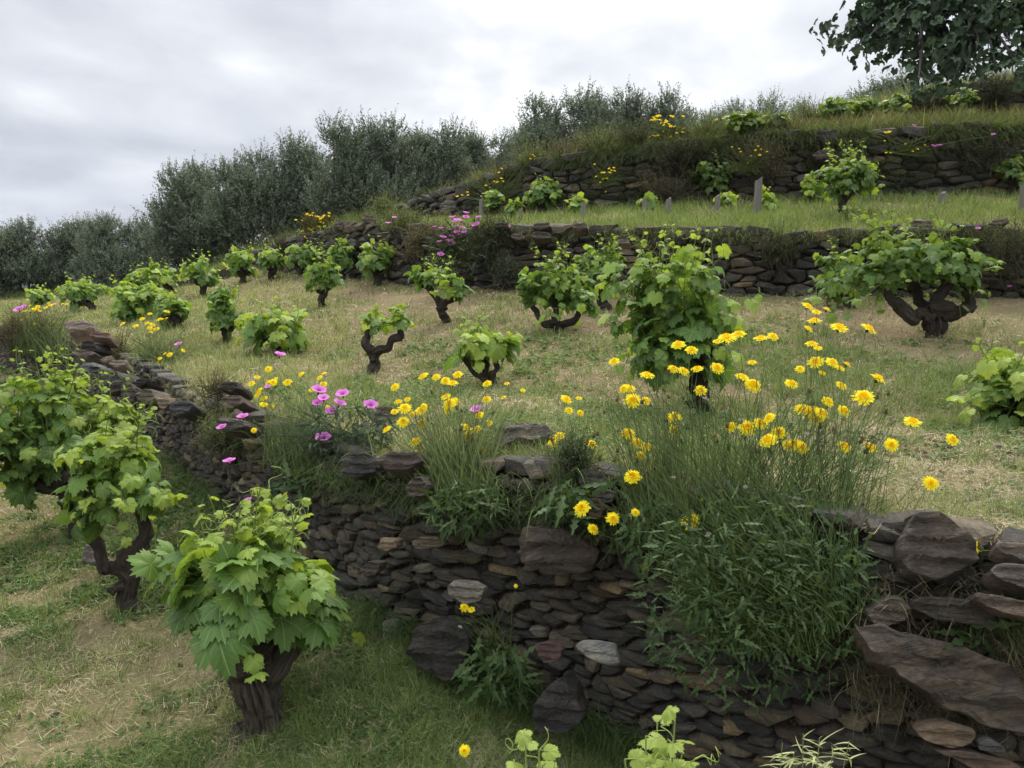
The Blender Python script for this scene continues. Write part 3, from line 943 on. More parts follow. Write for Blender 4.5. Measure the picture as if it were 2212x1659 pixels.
        if (lod == 2 and (lead or RNG.random() < .5)) or (lod == 1 and lead):
            for _ in range(4 if lead else 1):
                f = RNG.uniform(.4, 1.0)
                p = np.array([np.interp(f * 8, np.arange(9), P[:, c]) for c in range(3)])
                ten.append(curl(p, rnd_dir() * (1, 1, .5) + np.array((0, 0, .45)), RNG.uniform(.07, .17)))
    shoots(root, base, cane_P, cane_R, ten, lod == 2, (.16, .24, .06), (.33, .42, .12))
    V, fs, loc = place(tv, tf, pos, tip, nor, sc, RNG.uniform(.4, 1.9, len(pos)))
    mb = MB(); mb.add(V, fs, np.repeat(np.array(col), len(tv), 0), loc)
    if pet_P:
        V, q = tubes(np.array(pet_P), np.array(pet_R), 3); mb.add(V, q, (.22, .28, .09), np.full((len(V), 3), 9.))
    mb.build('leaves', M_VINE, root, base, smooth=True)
    return root


def vineT(px, py, terr, *a, **k):
    b = G(px, py, terr)
    return vine(b, float(b[1]), *a, **k)


VL = 'bush vines on the lower terrace'; VA = 'bush vines on the middle terrace'; VB = 'bush vines on the terrace of wooden posts'; VC = 'bush vines on the top terrace'
# lower terrace
vineT(550, 1585, 'low', 318, 712, 1185, 1500, 'broad leafy vine with thick bare trunk nearest to the camera', VL, lod=2, leaves=220, ls=.094, r0=.076, leaders=11, ltop=1040, bark=(.12, .105, .09),
      fork=(545, 1455), arms=[[(490, 1410, -.03), (440, 1340, -.03)], [(560, 1390, .1), (560, 1310, .12)], [(610, 1410, 0), (630, 1330, 0)], [(520, 1410, -.08), (510, 1330, -.15)]], yng=.4)
vineT(285, 1318, 'low', 170, 368, 930, 1150, 'vine with two dark arms forming a U, behind the nearest vine', VL, lod=2, leaves=190, ls=.075, r0=.052, leaders=4, ltop=860,
      fork=(268, 1240), arms=[[(232, 1225, 0), (200, 1170, 0), (190, 1100, 0)], [(295, 1195, .0), (312, 1130, .03), (300, 1080, 0)]], yng=.6)
vineT(165, 1165, 'low', -10, 215, 800, 1050, 'leafy vine below the wall, crown cut by the left picture edge', VL, lod=2, leaves=330, ls=.080, r0=.06, leaders=6, ltop=740, fork=(150, 1060), yng=.5)
vineT(-110, 1220, 'low', -260, 40, 840, 1080, 'vine almost wholly outside the left picture edge', VL, lod=1, leaves=160, ls=.08, r0=.06, yng=.5)
vineT(320, 1090, 'low', 165, 300, 870, 985, 'small light green vine squeezed between two lower vines and the wall', VL, lod=2, leaves=110, ls=.072, r0=.04, leaders=3, ltop=800, fork=(265, 1020), yng=.8)
# middle terrace, near
vineT(1520, 902, 'A', 1325, 1615, 540, 810, 'tall full vine rising behind the large yellow flower clump', VA, lod=2, leaves=300, ls=.085, r0=.052, leaders=7, ltop=475, fork=(1508, 800), yng=.4)
vineT(2022, 728, 'A', 1765, 2170, 535, 690, 'wide vine with thick twisted bare arms at the right', VA, lod=2, leaves=300, ls=.090, r0=.075, leaders=7, ltop=430, fork=(2020, 675),
      arms=[[(1975, 685, 0), (1930, 650, 0), (1905, 600, 0)], [(2030, 645, 0), (2065, 600, .05), (2060, 560, 0)], [(2050, 672, -.05), (2088, 660, -.05), (2090, 610, -.1)], [(1990, 650, .2), (1960, 600, .3)]], yng=.3, light=.9)
vineT(1850, 665, 'A', 1748, 1880, 545, 630, 'vine half hidden behind the wide twisted vine at right', VA, lod=1, leaves=120, ls=.08, r0=.05, leaders=2, ltop=500)
vineT(2225, 925, 'A', 2085, 2330, 770, 925, 'pale vine cut by the right picture edge', VA, lod=2, leaves=170, ls=.085, r0=.07, leaders=4, ltop=720, yng=.7, fork=(2215, 860))
vineT(1203, 718, 'A', 1112, 1275, 580, 695, 'dense round vine with curved dark arms like a bowl', VA, lod=1, leaves=190, ls=.082, r0=.050, leaders=5, ltop=520, fork=(1200, 700),
      arms=[[(1165, 690, 0), (1150, 660, 0)], [(1235, 690, 0), (1262, 660, 0)], [(1200, 670, .1), (1200, 640, .15)]], yng=.35)
vineT(1308, 668, 'A', 1245, 1350, 535, 625, 'vine close before the second wall, behind the bowl shaped vine', VA, lod=1, leaves=120, ls=.08, r0=.05, leaders=3, ltop=490)
vineT(966, 697, 'A', 888, 1005, 590, 655, 'vine leaning left on a forked gnarled trunk', VA, lod=1, leaves=85, ls=.075, r0=.052, leaders=4, ltop=545, fork=(958, 665),
      arms=[[(945, 645, 0), (925, 620, 0)], [(975, 650, 0), (990, 635, 0)], [(925, 622, .05), (905, 605, 0)]], yng=.6)
vineT(1072, 836, 'A', 975, 1120, 715, 790, 'sparse young vine with two thin trunks and wide open leaves', VA, lod=2, leaves=52, ls=.098, r0=.030, leaders=3, ltop=670, fork=(1055, 825),
      arms=[[(1020, 805, 0), (1000, 775, 0)], [(1072, 800, 0), (1075, 770, 0)], [(1050, 790, .1), (1040, 760, .1)]], yng=.8)
vineT(800, 808, 'A', 775, 895, 675, 728, 'vine with two bare thick arms raised like a Y and few leaves', VA, lod=2, leaves=45, ls=.072, r0=.048, leaders=2, ltop=655, fork=(812, 770),
      arms=[[(793, 740, 0), (800, 720, 0), (815, 705, 0)], [(845, 745, 0), (860, 725, 0), (860, 700, 0)]], yng=.9)
vineT(615, 770, 'A', 520, 690, 672, 750, 'low spreading pale vine with leaves reaching the ground', VA, lod=1, leaves=130, ls=.090, r0=.045, leaders=3, ltop=630, yng=.7)
vineT(485, 747, 'A', 445, 527, 628, 712, 'compact vine with slanting single trunk, left of the spreading vine', VA, lod=1, leaves=95, ls=.080, r0=.042, leaders=3, ltop=605)
vineT(697, 662, 'A', 662, 738, 570, 632, 'small upright vine on a thin bent trunk in mid terrace', VA, lod=1, leaves=85, ls=.08, r0=.045, leaders=3, ltop=510)
far = [
    (742, 605, 698, 768, 525, 575, 'vine standing below the heap of stones at the wall end'),
    (816, 615, 772, 858, 528, 592, 'bushy vine just left of the brownish scrub under the wall'),
    (440, 641, 392, 480, 556, 612, 'vine with short stout forked trunk, before the tall dark trees'),
    (378, 636, 300, 392, 575, 622, 'vine joining the leafy row at the left, with dark trunk visible'),
    (524, 614, 484, 560, 545, 592, 'distant vine close under the dark trees, right of the stout forked one'),
    (592, 604, 560, 612, 545, 580, 'distant small vine where the second wall begins'),
    (648, 600, 614, 690, 535, 575, 'distant vine left of the stone heap'),
    (390, 712, 345, 393, 648, 690, 'thin vine standing alone beside the leafy row'),
    (300, 694, 225, 345, 612, 682, 'large low vine at the near end of the leafy row at left'),
    (205, 672, 118, 232, 608, 656, 'wide vine in the middle of the leafy row at left'),
    (335, 668, 270, 352, 585, 640, 'vine rising behind the leafy row at left'),
    (88, 660, 60, 112, 628, 652, 'farthest tiny vine at the left end of the row'),
]
for i, (bx, by, x0, x1, y0, y1, lab) in enumerate(far):
    vineT(bx, by, 'A', x0, x1, y0, y1, lab, VA, lod=1 if i in (7, 8, 9) else 0, leaves=110 if i != 8 else 200, ls=.105 if i not in (0, 1, 2) else .095, r0=.06, leaders=2, ltop=y0 - 22, yng=.55, light=1.05)
# terrace of the wooden posts
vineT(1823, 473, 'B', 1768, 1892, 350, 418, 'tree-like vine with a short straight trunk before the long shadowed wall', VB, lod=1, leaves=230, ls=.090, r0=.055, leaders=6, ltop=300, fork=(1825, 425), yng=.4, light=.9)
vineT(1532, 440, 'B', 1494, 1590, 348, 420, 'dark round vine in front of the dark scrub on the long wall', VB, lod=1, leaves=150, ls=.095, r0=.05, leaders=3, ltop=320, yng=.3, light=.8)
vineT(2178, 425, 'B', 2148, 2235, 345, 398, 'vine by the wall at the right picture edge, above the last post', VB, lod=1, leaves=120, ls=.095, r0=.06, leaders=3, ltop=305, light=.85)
vineT(1163, 468, 'B', 1135, 1215, 392, 438, 'light green vine before the long wall, right of the small one', VB, lod=0, leaves=170, ls=.10, r0=.06, leaders=2, ltop=375, yng=.5)
vineT(1060, 478, 'B', 1042, 1086, 418, 452, 'small vine next to the leftmost post', VB, lod=0, leaves=100, ls=.09, r0=.05, leaders=1, ltop=395, yng=.5)
young = [(1655, 462, 1640, 1675, 412, 455, 'young vine shoots just right of the tall post'), (1745, 445, 1736, 1768, 385, 432, 'slender young vine left of the tree-like vine'),
         (1565, 455, 1550, 1590, 424, 450, 'young vine shoots between the short post and the tall post'), (1112, 476, 1095, 1130, 440, 462, 'young vine shoots at the stump-like post before the long wall'),
         (1240, 470, 1230, 1256, 430, 455, 'young vine shoots beside the dark post'), (1395, 462, 1385, 1410, 432, 450, 'faint young vine shoots between two short posts')]
for bx, by, x0, x1, y0, y1, lab in young:
    vineT(bx, by, 'B', x0, x1, y0, y1, lab, 'young vines between the wooden posts', lod=0, leaves=26, ls=.10, r0=.02, leaders=2, ltop=y0 - 12, yng=.9, name='young_vine', category='young vine')
# top terrace
for bx, by, x0, x1, y0, y1, lab, n in [
    (1800, 268, 1765, 1850, 222, 262, 'leftmost vine of the leafy clump under the olive coloured bush', 110),
    (1868, 266, 1830, 1905, 215, 262, 'middle vine of the leafy clump on the top terrace', 110),
    (1935, 262, 1905, 1962, 208, 262, 'pale vine at the right end of the leafy clump on the top terrace', 90),
    (2076, 262, 2046, 2108, 200, 248, 'single bright vine before the uppermost wall', 110),
    (1605, 292, 1572, 1640, 246, 285, 'pale vine on the top terrace left of the wall gap', 90),
    (1668, 290, 1640, 1700, 250, 285, 'pale low vine behind the crest of the long wall', 80)]:
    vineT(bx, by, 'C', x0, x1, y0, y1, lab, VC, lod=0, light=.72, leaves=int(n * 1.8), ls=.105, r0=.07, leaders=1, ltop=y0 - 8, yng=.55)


def loose_shoots(pts, D, base_px, label):
    """tips of a vine that grows below the picture's lower edge"""
    base = on(base_px, D)
    x0, x1 = min(p[0] for p in pts), max(p[0] for p in pts)
    y0, y1 = min(p[1] for p in pts), max(p[1] for p in pts)
    root = empty('grape_vine', base, label, 'grape vine', VL)
    mb = MB(); gnarl(mb, [base - (0, 0, .05), base + (0.02, 0, .15), base + (0, 0, .30)], [.06, .05, .05], 14, 16, .2); mb.build('trunk', M_BARK, root, base)
    canes, pos, tip, nor, sc, col, ten, pets = [], [], [], [], [], [], [], []
    tt = np.linspace(0, 1, 12)[:, None]
    for px, py in pts:
        t = at(px, py, D + RNG.uniform(-.08, .08)); e = base + (0, 0, .28)
        P = e * (1 - tt) ** 2 + 2 * tt * (1 - tt) * (np.array((t[0], t[1], e[2])) * .5 + e * .5 + (0, 0, .1)) + t * tt ** 2
        canes.append(P)
        for q in range(11):
            f = .25 + .75 * q / 10
            p = np.array([np.interp(f * 11, np.arange(12), P[:, c]) for c in range(3)])
            o = nrm(np.cross(P[-1] - P[0], rnd_dir()) * (1, 1, .3)); s = .070 * (1.12 - .7 * f)
            b0 = p + o * s * .8
            pos.append(b0); sc.append(s); tip.append(nrm(o + (0, 0, RNG.uniform(-.5, .2)))); nor.append(nrm(o * .3 + np.array((0, -.4, .8)) + RNG.normal(0, .3, 3)))
            col.append(MID * (1 - f) + YOUNG * f * .9); pets.append(np.stack([p, p * .5 + b0 * .5, b0]))
        for _ in range(4):
            ten.append(curl(P[int(RNG.integers(6, 12))], rnd_dir() * (1, .6, .5) + np.array((0, 0, .2)), RNG.uniform(.06, .13)))
    shoots(root, base, canes, np.broadcast_to(np.linspace(.0045, .002, 12), (len(canes), 12)), ten, True, (.30, .38, .12), (.36, .45, .13))
    tv, tf = GL[2]; V, fs, loc = place(tv, tf, pos, tip, nor, sc, RNG.uniform(.4, 1.9, len(pos)))
    mb = MB(); mb.add(V, fs, np.repeat(np.array(col), len(tv), 0), loc)
    V, q = tubes(np.array(pets), np.full((len(pets), 3), .0014), 3); mb.add(V, q, (.3, .38, .12), np.full((len(V), 3), 9.))
    mb.build('leaves', M_VINE, root, base, smooth=True)


loose_shoots([(1420, 1560), (1460, 1525), (1395, 1590), (1475, 1610), (1440, 1600), (1350, 1640), (1500, 1640), (1430, 1630)], 1.7, 1440, 'pale vine shoots with curling tendrils poking up at the lower edge, right of centre')
loose_shoots([(1135, 1575), (1165, 1620), (1110, 1640)], 1.75, 1150, 'small pale vine tips at the bottom edge near the picture centre')
# ------------------------------------------------------------------ trees and scrub of small leaves
def sprays(mb, centre, rad, n_tw, per, L, leaf, cA, cB, up=1.0, lobes=None, hollow=.55, wmul=1.0):
    """leafy twigs spread through ellipsoid lobes; many small leaves, sky shows between"""
    lobes = lobes or [(centre, rad)]
    vol = np.array([r[0] * r[1] * r[2] for _, r in lobes]) ** .67
    pick = RNG.choice(len(lobes), n_tw, p=vol / vol.sum())
    C = np.array([l[0] for l in lobes])[pick]; Rr = np.array([l[1] for l in lobes])[pick]
    d = rnd_dir(n_tw); d[:, 2] = np.abs(d[:, 2]) * np.where(RNG.random(n_tw) < .72, 1, -1)
    rr = RNG.uniform(hollow, 1.0, n_tw) ** .8
    root = C + d * Rr * rr[:, None]
    td = nrm(d * .8 + np.array((0, 0, up)) + RNG.normal(0, .3, (n_tw, 3)))
    LL = L * RNG.uniform(.5, 1.35, n_tw)
    t = np.tile((np.arange(per) + .5) / per, (n_tw, 1)) + RNG.uniform(-.04, .04, (n_tw, per))
    P = root[:, None] + td[:, None] * (LL[:, None] * t)[..., None] + RNG.normal(0, .014, (n_tw, per, 3)) * (L / .4)
    tip = nrm(td[:, None] * .8 + RNG.normal(0, .62, (n_tw, per, 3)))
    nor = RNG.normal(0, 1, (n_tw, per, 3)) + (0, 0, .6)
    s = leaf * RNG.uniform(.6, 1.2, (n_tw, per)) * (1.15 - .5 * t)
    k = RNG.random((n_tw, 1)) * .55 + .45 * t
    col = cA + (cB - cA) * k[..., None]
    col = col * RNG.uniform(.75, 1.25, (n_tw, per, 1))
    V, fs, loc = place(SIMPLE[0] * (1, wmul, 1), SIMPLE[1], P.reshape(-1, 3), tip.reshape(-1, 3), nor.reshape(-1, 3), s.ravel())
    mb.add(V, fs, np.repeat(col.reshape(-1, 3), 4, 0), loc)
    return root, td, LL


def twigs_mesh(mb, root, td, LL, col, r=.004, origin=None, frac=1.0):
    sel = RNG.random(len(root)) < frac
    P = np.stack([root[sel], root[sel] + td[sel] * LL[sel, None] * .5, root[sel] + td[sel] * LL[sel, None]], 1)
    if origin is not None: P = np.concatenate([(np.asarray(origin) * .5 + P[:, :1] * .5) + RNG.normal(0, .08, (len(P), 1, 3)), P], 1)
    V, q = tubes(P, np.broadcast_to(np.linspace(r * 1.6, r * .5, P.shape[1]), P.shape[:2]), 3)
    mb.add(V, q, col)


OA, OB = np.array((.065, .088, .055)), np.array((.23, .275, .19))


def evergreen(px, D, top, hw, label, dens=1.0, tone=1.0, cb=OB, name='evergreen_tree', low=.0):
    base = on(px, D)
    m = D / F
    H = CZ + ray(px, top)[1] * D - base[2]; R = hw * m * 1.38
    root = empty(name, base, label, 'tree', 'evergreen trees along the hill crest')
    lob = []
    n = 10
    for k in range(n):
        a = RNG.uniform(0, 2 * math.pi); h = (k + .6) / n
        w = R * (.62 if h < .85 else .42) * RNG.uniform(.8, 1.1)
        off = R * .62 * (1 - h * .55)
        lob.append((base + np.array((math.cos(a) * off, math.sin(a) * off * .8, H * (.06 + .78 * h))), np.array((w, w, H * .17 * RNG.uniform(.85, 1.3)))))
    for s in (-1, 1): lob.append((base + np.array((s * R * .5, 0, H * .28)), np.array((R * .5, R * .55, H * .26))))
    mb = MB()
    area = R * H
    nt = int(620 * area * dens)
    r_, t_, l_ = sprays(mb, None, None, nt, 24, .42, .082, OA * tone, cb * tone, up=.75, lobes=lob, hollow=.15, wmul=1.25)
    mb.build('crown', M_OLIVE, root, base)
    mb = MB()
    for k in range(5):
        l = lob[int(RNG.integers(len(lob)))][0]
        gnarl(mb, [base - (0, 0, .2), base * .6 + l * .4 + RNG.normal(0, .12, 3) * (1, 1, 0), l, l + (0, 0, H * .04)], [.05, .035, .02, .01], 6, 10, .1, (.06, .05, .04))
    mb.build('trunk', M_BARK, root, base)
    return root


TREES = [
    (-40, 31, 500, 60, 'dark evergreen cut by the left picture edge'),
    (62, 31, 484, 55, 'low evergreen tree next to the left picture edge, before the far ridge'),
    (165, 32, 474, 52, 'low evergreen second from the left picture edge'),
    (243, 30, 464, 50, 'pale topped low evergreen, third from the left edge'),
    (312, 31, 470, 42, 'low feathery evergreen just left of the tall dark group'),
    (410, 26, 372, 60, 'leftmost tree of the tall dark group'),
    (462, 27, 350, 58, 'second tree of the tall dark group from the left'),
    (545, 25.5, 326, 70, 'broad round tree in the left half of the tall dark group'),
    (660, 26, 300, 62, 'tree with narrow feathery top, middle of the tall dark group'),
    (742, 24, 268, 50, 'tree with two pointed tops in the tall dark group'),
    (822, 24.5, 256, 62, 'tallest tree of the dark group, in the middle of the crest'),
    (905, 25.5, 282, 60, 'tree just right of the tallest one'),
    (965, 26, 274, 48, 'pointed tree near the right end of the tall dark group'),
    (1040, 28, 298, 42, 'thin loose tree where the crest dips, left'),
    (1098, 27, 290, 40, 'thin loose tree where the crest dips, right'),
    (1000, 27.5, 288, 44, 'tree between the pointed one and the dip in the crest'),
    (1136, 26, 268, 32, 'small tree closing the dip left of the round grey green group'),
    (1172, 24, 214, 44, 'narrow tree at the left end of the round grey green group'),
    (1262, 24.5, 196, 60, 'broad grey green tree with the highest rounded top right of centre'),
    (1345, 25, 204, 60, 'grey green tree in the middle of the round group'),
    (1420, 24.5, 212, 52, 'grey green tree above the yellow flowering bushes'),
    (1470, 26, 232, 30, 'small tree at the right end of the round grey green group'),
    (1555, 31, 216, 52, 'faint pale tree behind the crest, left of two neighbours'),
    (1630, 31, 208, 58, 'faint pale tree behind the crest, between two neighbours'),
    (1698, 31, 226, 46, 'faint pale tree behind the crest, right of two neighbours'),
    (1868, 23, 186, 55, 'round bush-like tree left above the leafy clump of top vines'),
    (1935, 22.5, 174, 48, 'round bush-like tree touching the lowest fig leaves'),
]
for i, (px, D, top, hw, lab) in enumerate(TREES):
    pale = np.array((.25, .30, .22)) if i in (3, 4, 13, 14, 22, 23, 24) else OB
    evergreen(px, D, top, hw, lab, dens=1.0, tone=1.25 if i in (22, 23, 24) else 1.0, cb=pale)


def scrub(px, py, D, hw, hh, label, cA=(.04, .05, .025), cB=(.12, .14, .06), n=260, per=12, L=.16, leaf=.022, up=.8, depth=None, group='scrub growing on the stone walls', name='shrub', flowers=None, stem=(.07, .06, .045), cat='bush'):
    """a low bush rooted in a wall or bank; flowers: list of frame points for small yellow heads"""
    c = at(px, py, D); m = D / F
    r = np.array((hw * m, depth or hw * m * .6, hh * m))
    base = c - (0, 0, r[2] * .9)
    root = empty(name, base, label, cat, group)
    lob = [(c + RNG.normal(0, .35, 3) * r * (1, .7, .8), r * RNG.uniform(.45, .7)) for _ in range(6)] + [(c, r * .72)]
    mb = MB()
    r_, t_, l_ = sprays(mb, None, None, n, per, L, leaf, np.array(cA), np.array(cB), up=up, lobes=lob, hollow=.1)
    mb.build('foliage', M_LEAF, root, base)
    mb = MB(); twigs_mesh(mb, r_, t_, l_, stem, .0025 * D / 8, base, .35)
    mb.build('twigs', M_LEAF, root, base)
    return root, base


SG = (.075, .10, .04), (.23, .27, .11)
DK = (.034, .042, .022), (.115, .13, .06)
BR = (.075, .066, .040), (.22, .20, .11)
SCR = [
    (1470, 345, 14.4, 70, 42, 'dark dry scrub hanging over the long wall, left of centre', DK, 420),
    (1640, 362, 14.0, 62, 55, 'brownish scrub hanging down the long wall behind the tall post', BR, 420),
    (1100, 398, 16.4, 45, 34, 'scrub on the wall where loose stones begin', BR, 200),
    (1440, 420, 14.2, 60, 24, 'low dry scrub at the wall foot between the short posts', BR, 220),
    (2120, 340, 13.9, 80, 45, 'dark weeds on the shadowed wall near the right picture edge', DK, 260),
    (1150, 362, 16.2, 46, 22, 'low scrub on the crest above the loose stones', SG, 220),
    (1225, 345, 15.9, 48, 20, 'brown green scrub on the crest right of the loose stones', BR, 240),
    (1300, 326, 15.5, 44, 20, 'grassy scrub on the crest left of the yellow bush', SG, 240),
    (1372, 316, 15.2, 40, 20, 'dark scrub on the crest just left of the yellow bush', DK, 220),
    (1540, 300, 15.0, 46, 22, 'green scrub on the crest right of the yellow bush', SG, 260),
    (1622, 296, 14.7, 46, 18, 'low grey green scrub on the crest before the pale vines', ((.08, .10, .06), (.22, .26, .15)), 220),
    (1700, 296, 14.5, 34, 14, 'thin scrub where the long wall turns, on the crest', BR, 140),
    (2150, 215, 17.5, 75, 40, 'dark scrub on the uppermost wall at the right picture edge', DK, 420),
    (2000, 225, 17.6, 60, 26, 'scrub at the top of the uppermost wall below the fig leaves', DK, 260),
    (1760, 262, 17.8, 55, 14, 'low green growth on the crest left of the leafy clump', SG, 160),
    (930, 545, 12.2, 62, 58, 'large brownish scrub under the wall, left of the pink flowers', BR, 620),
    (830, 458, 18.0, 26, 24, 'small bright green bush at the foot of the dark trees', SG, 130),
    (1092, 598, 10.8, 26, 30, 'small bluish green bush at the foot of the second wall', ((.06, .085, .055), (.15, .19, .12)), 160),
    (1060, 520, 11.0, 46, 40, 'dark ivy-like scrub right of the pink flowers', DK, 300),
    (1680, 565, 9.55, 40, 42, 'small dark bush growing out of the second wall', DK, 180),
    (2190, 560, 8.8, 60, 65, 'dark scrub on the second wall at the right picture edge', DK, 300),
    (870, 500, 12.8, 55, 24, 'grassy scrub on the second wall between stone heap and pink flowers', SG, 240),
    (610, 540, 17.5, 34, 20, 'low brown scrub at the left end of the second wall', BR, 160),
    (60, 735, 11.8, 75, 55, 'grey brown scrub on the far end of the front wall', BR, 620),
    (255, 775, 8.2, 26, 26, 'small brown scrub on the front wall behind the left vines', BR, 120),
    (470, 850, 5.1, 40, 24, 'thin grey scrub above the grey slab of the front wall', BR, 140),
    (485, 955, 4.7, 52, 46, 'dull green herbs hanging over the front wall left of the pink flowers', SG, 380),
    (1240, 1010, 3.0, 40, 60, 'feathery green tuft on the front wall between two flower clumps', ((.05, .075, .035), (.10, .14, .07)), 260),
]
for px, py, D, hw, hh, lab, (a, b), n in SCR:
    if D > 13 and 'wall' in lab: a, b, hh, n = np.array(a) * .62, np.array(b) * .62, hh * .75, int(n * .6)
    k = max(.35, min(1.3, D / 12))
    scrub(px, py, D, hw, hh, lab, a, b, n=n, L=.30 * k, leaf=.045 * k)


# ------------------------------------------------------------------ flowers
def ray_head(petals=26, rows=((1.0, .16), (.78, .36), (.50, .62)), double=True):
    mb = MB()
    for ri, (rl, up) in enumerate(rows):
        n = petals - ri * 5
        for k in range(n):
            a = 2 * math.pi * (k + .5 * ri) / n + RNG.normal(0, .05)
            l = rl * RNG.uniform(.78, 1.08); w = (.078, .07, .062)[ri]
            d = np.array((math.cos(a), math.sin(a), 0)); s = np.array((-d[1], d[0], 0)); e = RNG.normal(0, .05)
            z1, z2 = up * .75 + e * .3, up * .55 + e
            V = [d * .10 - s * w * .3 + (0, 0, .02), d * .10 + s * w * .3 + (0, 0, .02), d * l * .6 + s * w + (0, 0, z1), d * l * .6 - s * w + (0, 0, z1), d * l * .98 + s * w * .85 + (0, 0, z2), d * l * .98 - s * w * .85 + (0, 0, z2), d * l * .92 + (0, 0, z2)]
            c = np.array((.95, .83, .03)) * RNG.uniform(.92, 1.05) if ri < 2 else np.array((.93, .68, .015))
            mb.add(V, [np.array([(0, 1, 2, 3)]), np.array([(3, 2, 6), (2, 4, 6), (3, 6, 5)])], c)
    n = 14
    for k in range(22):     # stamens
        a = RNG.uniform(0, 6.28); r = RNG.uniform(0, .25); p = np.array((math.cos(a) * r, math.sin(a) * r, .15))
        mb.add([p + (-.02, 0, 0), p + (.02, 0, 0), p + (0, 0, .42)], [np.array([(0, 1, 2)])], (.92, .62, .015))
    a = np.arange(12) * math.pi / 6
    mb.add(np.concatenate([np.stack([np.cos(a) * .5, np.sin(a) * .5, a * 0 + .10], -1), [(0, 0, .06)]]), [np.stack([np.arange(12), (np.arange(12) + 1) % 12, np.full(12, 12)], -1)], (.93, .72, .02))
    # green cup below
    a = np.arange(8) * math.pi / 4
    rings = [(.10, -.42), (.20, -.30), (.20, -.05), (.14, .04)]
    V = np.concatenate([np.stack([np.cos(a) * r, np.sin(a) * r, a * 0 + z], -1) for r, z in rings])
    i = np.arange(3)[:, None] * 8; j = np.arange(8)[None]
    mb.add(V, np.stack([i + j, i + (j + 1) % 8, i + 8 + (j + 1) % 8, i + 8 + j], -1).reshape(-1, 4), (.08, .13, .05))
    return mb


def funnel_head(col=(.70, .22, .66), n=20):
    mb = MB()
    a = np.arange(n) * 2 * math.pi / n
    pent = 1 + .07 * np.cos(a * 5)
    prof = [(.07, -.62), (.12, -.35), (.32, -.06), (.68, .09), (1.0, .15)]
    V = np.concatenate([np.stack([np.cos(a) * r * (pent if r > .5 else 1), np.sin(a) * r * (pent if r > .5 else 1), a * 0 + z + (.04 * np.cos(a * 5) if r > .6 else 0)], -1) for r, z in prof])
    i = np.arange(4)[:, None] * n; j = np.arange(n)[None]
    c = np.concatenate([np.tile(np.array(cc), (n, 1)) for cc in ((.22, .04, .16), (.38, .07, .30), np.array(col) * (.75, .6, .75), col, np.array(col) * 1.05)])
    mb.add(V, np.stack([i + j, i + (j + 1) % n, i + n + (j + 1) % n, i + n + j], -1).reshape(-1, 4), c)
    aa = np.arange(6) * math.pi / 3
    V = np.concatenate([np.stack([np.cos(aa) * r, np.sin(aa) * r, aa * 0 + z], -1) for r, z in ((.07, -.85), (.14, -.6), (.10, -.4))])
    i = np.arange(2)[:, None] * 6; j = np.arange(6)[None]
    mb.add(V, np.stack([i + j, i + (j + 1) % 6, i + 6 + (j + 1) % 6, i + 6 + j], -1).reshape(-1, 4), (.07, .05, .03))
    return mb


def fluff_head(col=(.52, .50, .44)):
    mb = MB()
    d = rnd_dir(60); d[:, 2] = np.abs(d[:, 2]) * .9
    P = np.stack([d * .05, d * .8], 1)
    V, q = tubes(P, np.full((60, 2), .03), 3); mb.add(V, q, col)
    V, q = tubes(np.array([[(0, 0, -.7), (0, 0, -.4), (0, 0, .05)]]), np.array([[.1, .28, .2]]), 7); mb.add(V, q, (.16, .15, .08))
    return mb


def bud_head(col=(.45, .17, .03)):
    mb = MB()
    V, q = tubes(np.array([[(0, 0, -.55), (0, 0, -.35), (0, 0, .05), (0, 0, .25)]]), np.array([[.10, .36, .32, .16]]), 8); mb.add(V, q, (.10, .13, .06))
    d = rnd_dir(16); d[:, 2] = np.abs(d[:, 2]) + .8; d = nrm(d)
    V, q = tubes(np.stack([d * .15 + (0, 0, .1), d * .75], 1), np.tile([.07, .03], (16, 1)), 3); mb.add(V, q, col)
    return mb


def proto(mb, name, mat=None):
    o = mb.build(name, mat or M_PETAL); me = o.data
    bpy.data.objects.remove(o); return me


HEADS = [proto(ray_head(24 + 2 * k), 'flower_head') for k in range(5)]
FUNNEL = [proto(funnel_head((.66 + .05 * k, .20 + .02 * k, .62 + .04 * k)), 'flower_head', M_PETAL) for k in range(3)]
FLUFF = [proto(fluff_head(), 'seed_head') for k in range(2)]
BUDS = [proto(bud_head(c), 'seed_head') for c in ((.50, .20, .03), (.30, .20, .08), (.42, .28, .10))]


def head(me, p, up, r, parent, base, name='flower_head'):
    o = bpy.data.objects.new(name, me); SC.collection.objects.link(o)
    o.parent = parent
    o.location = [float(a) for a in (np.asarray(p) - base)]
    q = Vector([float(a) for a in up]).to_track_quat('Z', 'Y')
    o.rotation_euler = q.to_euler(); o.scale = (float(r),) * 3
    return o


def stem_path(a, b, up, m=8, bow=.25):
    a, b = np.asarray(a, float), np.asarray(b, float)
    t = np.linspace(0, 1, m)[:, None]
    L = np.linalg.norm(b - a)
    c = a * .45 + b * .55 - (b - a) * (1, 1, 0) * bow * RNG.uniform(-.3, 2.2) + RNG.normal(0, .03, 3) * L
    P = (1 - t) ** 2 * a + 2 * t * (1 - t) * c + t ** 2 * b
    return P + (np.stack([vn(np.stack([t[:, 0] * 4 + a[0] * 9 + k, t[:, 0] * 0 + b[0] * 7, t[:, 0] * 0], -1)) for k in range(3)], -1) - .5) * .03 * np.sin(t * math.pi)


